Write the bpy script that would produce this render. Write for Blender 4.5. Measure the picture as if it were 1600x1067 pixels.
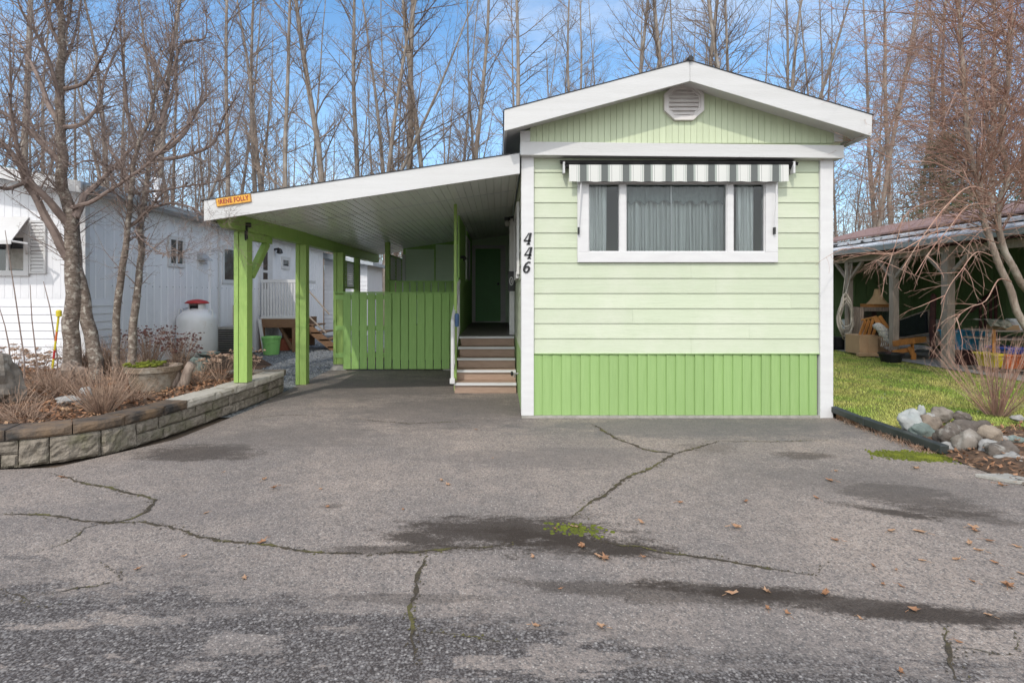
import bpy, math, random
from math import sin, cos, pi, radians, sqrt
from mathutils import Vector, Matrix, noise as mnoise
for o in list(bpy.data.objects): bpy.data.objects.remove(o)
S = bpy.context.scene
COL = S.collection
# ------------------------------------------------------------------ camera, light, sky, exposure
F, CX, CY, H = 840.0, 780.0, 460.0, 1.48
cd = bpy.data.cameras.new('camera'); cam = bpy.data.objects.new('camera', cd); COL.objects.link(cam)
cam.location = (0, 0, H); cam.rotation_euler = (pi/2, 0, 0)
cd.sensor_width = 36; cd.lens = F/1600*36
cd.shift_x = (800-CX)/1600; cd.shift_y = -(533.5-CY)/1600
cd.clip_start = .05; cd.clip_end = 2000
S.camera = cam
SUN = Vector((-.34, -.86, .98)).normalized()
EL = math.asin(SUN.z); AZ = math.atan2(SUN.x, SUN.y)
ld = bpy.data.lights.new('sun', 'SUN'); ld.energy = 2.0; ld.angle = radians(.7); ld.color = (1, .945, .87)
sun = bpy.data.objects.new('sun', ld); COL.objects.link(sun); sun.rotation_euler = SUN.to_track_quat('Z', 'Y').to_euler()
W = bpy.data.worlds.new('World'); S.world = W; W.use_nodes = True
nt = W.node_tree; nd = nt.nodes; nd.clear(); L = nt.links
sky = nd.new('ShaderNodeTexSky'); sky.sky_type = 'NISHITA'; sky.sun_disc = False
sky.sun_elevation = EL; sky.sun_rotation = AZ % (2*pi); sky.air_density = 1.0; sky.dust_density = .3; sky.ozone_density = 1.2
tc = nd.new('ShaderNodeTexCoord'); mp = nd.new('ShaderNodeMapping'); mp.inputs['Scale'].default_value = (1, 1, 2.6)
mp.inputs['Location'].default_value = (.35, .2, .1)
n1 = nd.new('ShaderNodeTexNoise'); n1.inputs['Scale'].default_value = 2.6; n1.inputs['Detail'].default_value = 9; n1.inputs['Roughness'].default_value = .6
cr = nd.new('ShaderNodeValToRGB'); cr.color_ramp.elements[0].position = .50; cr.color_ramp.elements[1].position = .92
sx = nd.new('ShaderNodeSeparateXYZ')
mr = nd.new('ShaderNodeMapRange'); mr.inputs[1].default_value = .5; mr.inputs[2].default_value = .02; mr.inputs[3].default_value = 0; mr.inputs[4].default_value = .33
ma = nd.new('ShaderNodeMath'); ma.operation = 'MULTIPLY_ADD'; ma.use_clamp = True; ma.inputs[1].default_value = .75
mx = nd.new('ShaderNodeMixRGB'); mx.inputs[2].default_value = (7.4, 7.6, 7.9, 1)
bg = nd.new('ShaderNodeBackground'); bg.inputs[1].default_value = .15
wo = nd.new('ShaderNodeOutputWorld')
L.new(tc.outputs['Generated'], mp.inputs[0]); L.new(mp.outputs[0], n1.inputs[0]); L.new(n1.outputs[0], cr.inputs[0])
L.new(tc.outputs['Generated'], sx.inputs[0]); L.new(sx.outputs[2], mr.inputs[0])
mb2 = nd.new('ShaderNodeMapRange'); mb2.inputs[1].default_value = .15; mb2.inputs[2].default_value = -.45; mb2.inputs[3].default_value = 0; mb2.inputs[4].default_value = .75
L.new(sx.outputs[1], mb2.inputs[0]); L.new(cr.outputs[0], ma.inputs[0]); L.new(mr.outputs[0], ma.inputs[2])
mxb = nd.new('ShaderNodeMixRGB'); mxb.inputs[2].default_value = (13.5, 13.3, 13.0, 1); L.new(mb2.outputs[0], mxb.inputs[0]); L.new(mx.outputs[0], mxb.inputs[1])  # added bright cloud behind the camera, unseen, raises the fill light
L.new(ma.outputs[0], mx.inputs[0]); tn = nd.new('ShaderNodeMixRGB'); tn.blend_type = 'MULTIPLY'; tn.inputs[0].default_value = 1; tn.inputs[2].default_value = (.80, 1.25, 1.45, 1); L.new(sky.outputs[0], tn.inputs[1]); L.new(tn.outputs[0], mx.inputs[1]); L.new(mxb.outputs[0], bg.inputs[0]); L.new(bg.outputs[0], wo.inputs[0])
S.view_settings.view_transform = 'Standard'; S.view_settings.look = 'None'; S.view_settings.gamma = 1
S.view_settings.exposure = .16
S.cycles.diffuse_bounces = 8; S.cycles.max_bounces = 12; S.cycles.transparent_max_bounces = 12
# ------------------------------------------------------------------ helpers
rnd = random.Random(7)
def P(px, py, Y): return Vector(((px-CX)*Y/F, Y, H-(py-CY)*Y/F))
def G(px, py, z=0):
    Y = F*(H-z)/(py-CY); return Vector(((px-CX)*Y/F, Y, z))
class MB:
    def __init__(s): s.v = []; s.f = []; s.M = None; s.sm = False; s.mi = []; s.cur = 0
    def add(s, vs, fs):
        o = len(s.v)
        if s.M is not None: vs = [tuple(s.M @ Vector(v)) for v in vs]
        s.v.extend([tuple(v) for v in vs]); s.f.extend([tuple(i+o for i in f) for f in fs]); s.mi.extend([s.cur]*len(fs)); return s
    def box(s, x0, x1, y0, y1, z0, z1):
        return s.add([(x0,y0,z0),(x1,y0,z0),(x1,y1,z0),(x0,y1,z0),(x0,y0,z1),(x1,y0,z1),(x1,y1,z1),(x0,y1,z1)],
              [(0,3,2,1),(4,5,6,7),(0,1,5,4),(1,2,6,5),(2,3,7,6),(3,0,4,7)])
    def hexa(s, a, b):   # a: 4 bottom pts ccw, b: 4 top pts
        return s.add(list(a)+list(b), [(0,3,2,1),(4,5,6,7),(0,1,5,4),(1,2,6,5),(2,3,7,6),(3,0,4,7)])
    def prism(s, poly, y0, y1):  # poly in XZ, extruded along y
        n = len(poly)
        return s.add([(x,y0,z) for x,z in poly]+[(x,y1,z) for x,z in poly],
            [tuple(range(n)), tuple(range(2*n-1,n-1,-1))]+[(i,i+n,(i+1)%n+n,(i+1)%n) for i in range(n)])
    def prismz(s, poly, z0, z1):
        n = len(poly)
        return s.add([(x,y,z0) for x,y in poly]+[(x,y,z1) for x,y in poly],
            [tuple(range(n-1,-1,-1)), tuple(range(n,2*n))]+[(i,(i+1)%n,(i+1)%n+n,i+n) for i in range(n)])
    def bar(s, a, b, w, h=None, up=(0,0,1)):
        a = Vector(a); b = Vector(b); h = h or w; d = (b-a).normalized(); u = Vector(up)
        if abs(d.dot(u)) > .98: u = Vector((0,1,0))
        r = d.cross(u).normalized()*w/2; u = r.cross(d).normalized()*h/2
        return s.hexa([a-r-u, a+r-u, b+r-u, b-r-u], [a-r+u, a+r+u, b+r+u, b-r+u])
    def tube(s, pts, rad, n=6, cap=True):
        o = len(s.v); k = len(pts); pts = [Vector(p) for p in pts]
        if not hasattr(rad, '__len__'): rad = [rad]*k
        d = (pts[1]-pts[0]); a = d.cross(Vector((0,0,1)))
        if a.length < 1e-4: a = Vector((1,0,0))
        a.normalize(); vs = []
        for i in range(k):
            d = (pts[min(i+1,k-1)]-pts[max(i-1,0)])
            if d.length < 1e-9: d = Vector((0,0,1))
            d.normalize(); a = a-d*a.dot(d)
            if a.length < 1e-5: a = d.orthogonal()
            a.normalize(); b = d.cross(a)
            for j in range(n):
                t = 2*pi*j/n; q = pts[i]+(a*cos(t)+b*sin(t))*rad[i]; vs.append((q.x,q.y,q.z))
        fs = [(i*n+j, i*n+(j+1)%n, (i+1)*n+(j+1)%n, (i+1)*n+j) for i in range(k-1) for j in range(n)]
        if cap: fs += [tuple(range(n-1,-1,-1)), tuple((k-1)*n+j for j in range(n))]
        return s.add(vs, fs)
    def lathe(s, prof, c=(0,0,0), n=24):
        k = len(prof); vs = [(c[0]+r*cos(2*pi*j/n), c[1]+r*sin(2*pi*j/n), c[2]+z) for r,z in prof for j in range(n)]
        fs = [(i*n+j, i*n+(j+1)%n, (i+1)*n+(j+1)%n, (i+1)*n+j) for i in range(k-1) for j in range(n)]
        fs += [tuple(range(n-1,-1,-1)), tuple((k-1)*n+j for j in range(n))]
        return s.add(vs, fs)
    def blob(s, c, r, seed=0, amp=.18, n=12, m=8, flat=1):
        vs = []; c = Vector(c)
        for i in range(m+1):
            for j in range(n):
                th = pi*i/m; ph = 2*pi*j/n; d = Vector((sin(th)*cos(ph), sin(th)*sin(ph), cos(th)))
                k = 1+amp*1.6*mnoise.noise(d*1.1+Vector((seed*3.1,seed,0)))+amp*.5*mnoise.noise(d*3.3+Vector((seed,0,seed*2)))
                vs.append((c.x+d.x*r[0]*k, c.y+d.y*r[1]*k, c.z+d.z*r[2]*k))
        fs = [(i*n+j,(i+1)*n+j,(i+1)*n+(j+1)%n,i*n+(j+1)%n) for i in range(m) for j in range(n)]
        return s.add(vs, fs)
    def build(s, name, mat, parent=None, bevel=0, smooth=False):
        me = bpy.data.meshes.new(name)
        off = parent_world(parent) if parent else Vector((0,0,0))
        vs = [(x-off.x, y-off.y, z-off.z) for x,y,z in s.v] if off.length > 0 else s.v
        me.from_pydata(vs, [], s.f)
        mats = mat if isinstance(mat, (list, tuple)) else [mat]
        for m_ in mats: me.materials.append(m_)
        if len(mats) > 1: me.polygons.foreach_set('material_index', s.mi)
        if smooth: me.polygons.foreach_set('use_smooth', [True]*len(me.polygons))
        me.update()
        o = bpy.data.objects.new(name, me); COL.objects.link(o)
        if parent: o.parent = parent
        if bevel:
            b = o.modifiers.new('bevel', 'BEVEL'); b.width = bevel; b.segments = 2; b.limit_method = 'ANGLE'; b.angle_limit = radians(40)
        return o
def parent_world(p):
    v = Vector((0,0,0))
    while p: v += p.location; p = p.parent
    return v
def tag(o, label=None, cat=None, group=None, kind=None):
    if label: o['label'] = label
    if cat: o['category'] = cat
    if group: o['group'] = group
    if kind: o['kind'] = kind
    return o
def thing(name, label, cat, loc=(0,0,0), group=None):
    o = bpy.data.objects.new(name, None); COL.objects.link(o); o.location = loc; o.empty_display_size = .1
    return tag(o, label, cat, group)
def copy_thing(o, loc, rotz=0, sc=1, label=None, group=None):
    c = o.copy(); COL.objects.link(c); c.location = loc; c.rotation_euler = (0,0,rotz); c.scale = (sc,sc,sc) if not hasattr(sc,'__len__') else sc
    if label: c['label'] = label
    if group: c['group'] = group
    for ch in o.children:
        k = ch.copy(); COL.objects.link(k); k.parent = c
    return c
# ------------------------------------------------------------------ materials
def newmat(name):
    m = bpy.data.materials.new(name); m.use_nodes = True; n = m.node_tree; return m, n, n.nodes['Principled BSDF']
def N(n, t, **k):
    x = n.nodes.new('ShaderNode'+t)
    for a, b in k.items():
        if a[0]=='i' and (a[1].isupper() or a[1].isdigit()):
            key = a[1:]; x.inputs[int(key) if key.isdigit() else key.replace('_',' ')].default_value = b
        else: setattr(x, a, b)
    return x
def c4(c): return (c[0], c[1], c[2], 1)
def pm(name, c1, c2=None, scale=6, rough=.7, bump=0, bscale=60, stretch=(1,1,1), metal=0, lo=.35, hi=.65, island=0, c3=None, s3=1.2, spec=.4, det=6, lo3=.5, hi3=.68):
    m, n, b = newmat(name); L = n.links
    tc = N(n, 'TexCoord'); mpn = N(n, 'Mapping', iScale=stretch); L.new(tc.outputs['Object'], mpn.inputs[0])
    b.inputs['Roughness'].default_value = rough; b.inputs['Metallic'].default_value = metal; b.inputs['Specular IOR Level'].default_value = spec
    c2 = c2 or tuple(x*.8 for x in c1)
    nz = N(n, 'TexNoise', iScale=scale, iDetail=det, iRoughness=.62); L.new(mpn.outputs[0], nz.inputs[0])
    mr = N(n, 'MapRange'); mr.inputs[1].default_value = lo; mr.inputs[2].default_value = hi; L.new(nz.outputs[0], mr.inputs[0])
    mx = N(n, 'MixRGB'); mx.inputs[1].default_value = c4(c1); mx.inputs[2].default_value = c4(c2); L.new(mr.outputs[0], mx.inputs[0])
    out = mx.outputs[0]
    if c3:
        n3 = N(n, 'TexNoise', iScale=s3, iDetail=7, iRoughness=.65); L.new(tc.outputs['Object'], n3.inputs[0])
        m3 = N(n, 'MapRange'); m3.inputs[1].default_value = lo3; m3.inputs[2].default_value = hi3; L.new(n3.outputs[0], m3.inputs[0])
        x3 = N(n, 'MixRGB'); x3.inputs[2].default_value = c4(c3); L.new(m3.outputs[0], x3.inputs[0]); L.new(out, x3.inputs[1]); out = x3.outputs[0]
    if island:
        g = N(n, 'NewGeometry'); mi = N(n, 'MapRange'); mi.inputs[3].default_value = 1-island; mi.inputs[4].default_value = 1+island*.6
        L.new(g.outputs['Random Per Island'], mi.inputs[0])
        hs = N(n, 'HueSaturation'); L.new(out, hs.inputs['Color']); L.new(mi.outputs[0], hs.inputs['Value']); out = hs.outputs[0]
    L.new(out, b.inputs['Base Color'])
    if bump:
        nb = N(n, 'TexNoise', iScale=bscale, iDetail=4); L.new(mpn.outputs[0], nb.inputs[0])
        bp = N(n, 'Bump', iStrength=bump, iDistance=.01); L.new(nb.outputs[0], bp.inputs['Height']); L.new(bp.outputs[0], b.inputs['Normal'])
    return m
M = {}
M['white'] = pm('white_paint', (.63,.625,.62), (.585,.575,.575), 3, .45, .15, 90, c3=(.58,.57,.54), s3=2.5, lo3=.56, hi3=.85, stretch=(1,1,4))
M['fascia'] = pm('white_fascia_paint', (.58,.575,.57), (.53,.525,.515), 2, .5, .3, 40, stretch=(.4,1,6), c3=(.5,.5,.47), s3=6, lo3=.62, hi3=.85)
M['siding'] = pm('pale_green_siding', (.51,.56,.415), (.48,.53,.39), 9, .55, .35, 45, stretch=(.12,1,7), island=.05, c3=(.57,.59,.48), s3=1.1, lo3=.45, hi3=.75)
M['gable'] = pm('pale_green_gable_boards', (.53,.59,.41), (.50,.56,.38), 7, .55, .3, 60, stretch=(6,1,.3), island=.04)
M['skirt'] = pm('bright_green_skirting', (.29,.435,.165), (.26,.40,.145), 7, .5, .3, 60, stretch=(6,6,.4), island=.05)
M['green'] = pm('bright_green_paint', (.30,.44,.12), (.26,.395,.10), 8, .5, .4, 50, stretch=(4,4,.5), c3=(.17,.35,.08), s3=5, lo3=.58, hi3=.8, island=.03)
M['fence'] = pm('mid_green_fence_paint', (.32,.52,.16), (.27,.46,.135), 8, .6, .4, 50, stretch=(5,5,.4), island=.12)
M['dgreen'] = pm('dark_green_door_paint', (.12,.36,.10), (.11,.33,.09), 5, .45, .1)
M['porch_green'] = pm('porch_green_siding', (.62,.74,.58), (.58,.70,.54), 8, .55, .2, 45, stretch=(.2,.2,6), island=.05)
M['black'] = pm('black_metal', (.015,.015,.017), (.02,.02,.02), 20, .4)
M['roofing'] = pm('dark_roofing', (.035,.036,.04), (.06,.06,.062), 60, .9, .4, 200)
M['soffit'] = pm('white_metal_soffit', (.84,.86,.84), (.78,.80,.78), 4, .25, .1, 12, stretch=(2,.3,1), spec=.6)
M['tread'] = pm('brown_tread', (.40,.28,.21), (.31,.21,.155), 14, .6, .3, 50, stretch=(.4,4,6), island=.1)
M['deckfloor'] = pm('porch_floor', (.26,.24,.22), (.20,.18,.17), 14, .6, .2, stretch=(4,.4,1))
M['wood'] = pm('brown_stained_wood', (.25,.14,.075), (.18,.10,.055), 10, .6, .3, 50, stretch=(1,1,6), island=.1)
M['oak'] = pm('orange_wood', (.50,.22,.06), (.38,.16,.045), 10, .5, .2, 50, stretch=(4,4,1), island=.12)
M['greywood'] = pm('weathered_grey_wood', (.40,.33,.27), (.28,.23,.19), 9, .85, .5, 60, stretch=(6,6,.5), island=.1)
M['concrete'] = pm('concrete', (.36,.34,.31), (.27,.26,.23), 14, .9, .6, 80)
M['block'] = pm('rough_stone_block', (.25,.215,.175), (.14,.12,.095), 20, .95, 1.0, 70, island=.16, c3=(.13,.12,.075), s3=3.5, lo3=.5, hi3=.66)
M['cap'] = pm('pale_capstone', (.46,.42,.36), (.36,.33,.28), 12, .9, .7, 80, island=.12, c3=(.2,.17,.12), s3=7, lo3=.55)
M['capdark'] = pm('dark_stained_capstone', (.10,.08,.066), (.19,.125,.075), 5, .9, .8, 80, island=.25, c3=(.04,.036,.033), s3=3, lo3=.45, hi3=.6, stretch=(1,1,.5))
M['nwhite'] = pm('white_metal_cladding', (.78,.78,.80), (.73,.73,.755), 3, .4, .08, 20, stretch=(1,1,.3), c3=(.55,.56,.58), s3=1.5, lo3=.55, hi3=.9)
M['teal'] = pm('teal_roofing', (.08,.28,.33), (.15,.3,.33), 5, .6, .2)
M['metalroof'] = pm('pale_metal_roofing', (.42,.45,.48), (.33,.36,.38), 4, .4, .2, metal=.0)
M['glass'] = None
M['soil'] = pm('garden_soil', (.13,.075,.045), (.06,.04,.028), 22, 1, 1, 60, c3=(.20,.12,.075), s3=9)
M['leaf'] = pm('dry_leaf', (.34,.18,.095), (.2,.09,.045), 8, .8, .3, island=.45, c3=(.42,.28,.17), s3=3)
M['leaffar'] = pm('pale_fallen_leaf', (.42,.27,.17), (.28,.14,.07), 4, .8, .3, island=.4)
M['bark'] = pm('grey_brown_bark', (.34,.275,.22), (.20,.15,.12), 9, .95, 1, 30, stretch=(3,3,.6), c3=(.42,.38,.32), s3=3, lo3=.5, hi3=.7)
M['barkdark'] = pm('mottled_bark', (.25,.20,.165), (.09,.065,.05), 18, .95, 1, 40, stretch=(1,1,2.6), c3=(.46,.42,.36), s3=14, lo3=.52, hi3=.66)
M['twig'] = pm('purple_brown_twig', (.27,.205,.175), (.19,.14,.12), 10, .85, 0, island=.2)
M['alder'] = pm('alder_bark', (.30,.255,.215), (.18,.145,.12), 5, .95, .6, 20, stretch=(2,2,.5), c3=(.38,.345,.30), s3=1.2, lo3=.5, hi3=.7)
M['aldertwig'] = pm('alder_twig', (.28,.215,.17), (.21,.16,.13), 4, .9, 0, island=.2)
M['redtwig'] = pm('red_brown_twig', (.31,.155,.115), (.40,.28,.21), 6, .8, 0, island=.35)
M['dry'] = pm('dry_stem', (.42,.30,.22), (.27,.17,.12), 6, .9, 0, island=.35)
M['drydark'] = pm('dark_dry_flower', (.16,.06,.05), (.10,.05,.04), 9, .95, 0, island=.3)
M['conifer'] = pm('conifer_needles', (.06,.10,.03), (.03,.055,.018), 3, .9, 0, island=.4)
M['shingle'] = pm('pink_brown_shingle', (.30,.19,.165), (.24,.155,.14), 12, .95, .5, 60)
M['whitepeel'] = pm('peeling_white_roof', (.70,.70,.70), (.5,.5,.5), 5, .7, .2, c3=(.07,.065,.06), s3=3.5, lo3=.55, hi3=.6, stretch=(3,.5,1))
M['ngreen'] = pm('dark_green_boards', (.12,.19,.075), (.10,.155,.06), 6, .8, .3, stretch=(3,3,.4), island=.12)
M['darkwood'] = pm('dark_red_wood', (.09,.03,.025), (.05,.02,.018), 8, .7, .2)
M['card'] = pm('cardboard', (.50,.33,.19), (.44,.28,.16), 4, .85, .1)
M['shade'] = pm('tan_lamp_shade', (.52,.34,.18), (.46,.29,.15), 20, .8, .2, stretch=(1,1,.1))
M['blue'] = pm('blue_plastic', (.05,.27,.42), (.04,.22,.36), 3, .35)
M['royal'] = pm('royal_blue_plastic', (.02,.10,.55), (.02,.08,.45), 3, .35)
M['orange'] = pm('orange_plastic', (.62,.14,.03), (.5,.11,.025), 3, .4)
M['yellow'] = pm('yellow_plastic', (.62,.5,.03), (.5,.4,.03), 3, .4)
M['lime'] = pm('lime_plastic', (.28,.60,.18), (.25,.54,.16), 3, .4)
M['terracotta'] = pm('terracotta', (.40,.12,.07), (.32,.1,.06), 6, .7)
M['red'] = pm('red_paint', (.45,.03,.03), (.36,.03,.03), 6, .4)
M['tank'] = pm('white_tank_paint', (.74,.74,.74), (.66,.66,.65), 3, .35, c3=(.5,.4,.32), s3=5, lo3=.62, hi3=.9)
M['cream'] = pm('cream_cushion', (.62,.58,.50), (.35,.35,.36), 30, .9, .2, stretch=(1,6,1), lo=.48, hi=.53)
M['pot'] = pm('aggregate_planter', (.24,.185,.13), (.14,.10,.07), 60, .95, 1, 80, c3=(.34,.31,.26), s3=4)
M['drift'] = pm('grey_driftwood', (.33,.26,.21), (.17,.125,.1), 8, .9, .8, 40, stretch=(5,5,.6))
M['rock'] = pm('grey_brown_rock', (.23,.20,.17), (.14,.12,.10), 7, .9, .8, 30, island=0, c3=(.34,.32,.29), s3=4, lo3=.55)
M['rockdark'] = pm('dark_mottled_rock', (.15,.125,.105), (.085,.07,.06), 9, .9, 1, 40, c3=(.30,.28,.25), s3=7, lo3=.55)
M['rockbrown'] = pm('brown_rock', (.27,.22,.17), (.17,.135,.105), 8, .9, 1, 35, c3=(.10,.08,.065), s3=5, lo3=.55)
M['rockpale'] = pm('pale_grey_rock', (.33,.32,.30), (.21,.20,.19), 9, .85, .6, 40, c3=(.25,.24,.23), s3=4, lo3=.55)
M['rockgreen'] = pm('blue_green_rock', (.17,.21,.19), (.12,.145,.13), 7, .9, .8, 30, c3=(.30,.33,.31), s3=5)
M['rockwhite'] = pm('white_quartz_rock', (.40,.40,.38), (.24,.25,.25), 9, .8, .7, 40, c3=(.3,.33,.32), s3=6)
M['hose'] = pm('grey_hose', (.50,.45,.38), (.26,.24,.2), 5, .6, island=.3)
M['navy'] = pm('navy_cloth', (.07,.13,.25), (.05,.09,.18), 5, .8)
M['gutterblack'] = pm('dark_green_black_pipe', (.025,.03,.028), (.045,.05,.048), 6, .45)
M['moss'] = pm('bright_moss', (.12,.14,.012), (.075,.085,.012), 14, 1, 1, 60, c3=(.20,.215,.018), s3=5)
M['crack'] = pm('mossy_crack', (.045,.036,.026), (.075,.058,.035), 14, 1, .8, 60, c3=(.10,.088,.03), s3=4, lo3=.5, hi3=.6)
M['cream_interior'] = pm('dark_room', (.12,.12,.12), (.1,.1,.1), 3, .9)
M['linen'] = pm('white_sheer_curtain', (.86,.87,.84), (.78,.79,.77), 5, .9, stretch=(8,8,.4))
M['sheer'] = pm('grey_sheer_curtain', (.62,.64,.61), (.54,.56,.54), 5, .9, stretch=(8,8,.4))
M['linendark'] = pm('grey_lace_valance', (.25,.28,.27), (.2,.23,.22), 25, .9)
M['brownmetal'] = pm('pink_grey_vent_plastic', (.66,.62,.60), (.60,.57,.55), 6, .5)
M['signyellow'] = pm('yellow_sign_paint', (.78,.42,.06), (.66,.32,.045), 9, .6, island=0)
M['tarp'] = pm('camouflage_cloth', (.36,.34,.26), (.14,.14,.10), 9, .9, .3, lo=.45, hi=.55)
def glassmat(name, tint=(.9,.95,.95), dark=0.0):
    m, n, b = newmat(name); L = n.links; n.nodes.remove(b)
    out = n.nodes['Material Output']; t = N(n,'BsdfTransparent'); t.inputs[0].default_value = c4(tint)
    g = N(n,'BsdfGlossy'); g.inputs['Roughness'].default_value = .015; fr = N(n,'Fresnel', iIOR=1.55)
    ad = N(n,'Math', operation='MULTIPLY_ADD', use_clamp=True); ad.inputs[1].default_value = 1.3; ad.inputs[2].default_value = .0
    mx = N(n,'MixShader'); L.new(fr.outputs[0], ad.inputs[0]); L.new(ad.outputs[0], mx.inputs[0]); L.new(t.outputs[0], mx.inputs[1]); L.new(g.outputs[0], mx.inputs[2]); L.new(mx.outputs[0], out.inputs[0])
    return m
M['glass'] = glassmat('window_glass')
m, n, b = newmat('dark_window_glass'); b.inputs['Base Color'].default_value = (.02,.025,.03,1); b.inputs['Roughness'].default_value = .05; b.inputs['Specular IOR Level'].default_value = .9; M['darkglass'] = m
# awning stripes
def stripes():
    m, n, b = newmat('striped_awning_canvas'); L = n.links; b.inputs['Roughness'].default_value = .85
    tc = N(n,'TexCoord'); sp = N(n,'SeparateXYZ'); L.new(tc.outputs['Object'], sp.inputs[0])
    mu = N(n,'Math', operation='MULTIPLY'); mu.inputs[1].default_value = 1/.252; L.new(sp.outputs[0], mu.inputs[0])
    ad = N(n,'Math', operation='ADD'); ad.inputs[1].default_value = 20.35; L.new(mu.outputs[0], ad.inputs[0])
    fr = N(n,'Math', operation='FRACT'); L.new(ad.outputs[0], fr.inputs[0])
    cr = N(n,'ValToRGB'); cr.color_ramp.interpolation = 'CONSTANT'; e = cr.color_ramp.elements
    e[0].color = c4((.60,.60,.57)); e[1].position = .07; e[1].color = c4((.30,.30,.29))
    for p, c in ((.09,(.60,.60,.57)),(.34,(.60,.60,.57)),(.43,(.40,.41,.39)),(.455,(.60,.60,.57)),(.50,(.36,.39,.36)),(.53,(.48,.49,.46)),(.59,(.115,.125,.12)),(.90,(.34,.37,.34))):
        x = e.new(p); x.color = c4(c)
    L.new(fr.outputs[0], cr.inputs[0]); L.new(cr.outputs[0], b.inputs['Base Color']); return m
M['awning'] = stripes()
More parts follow.
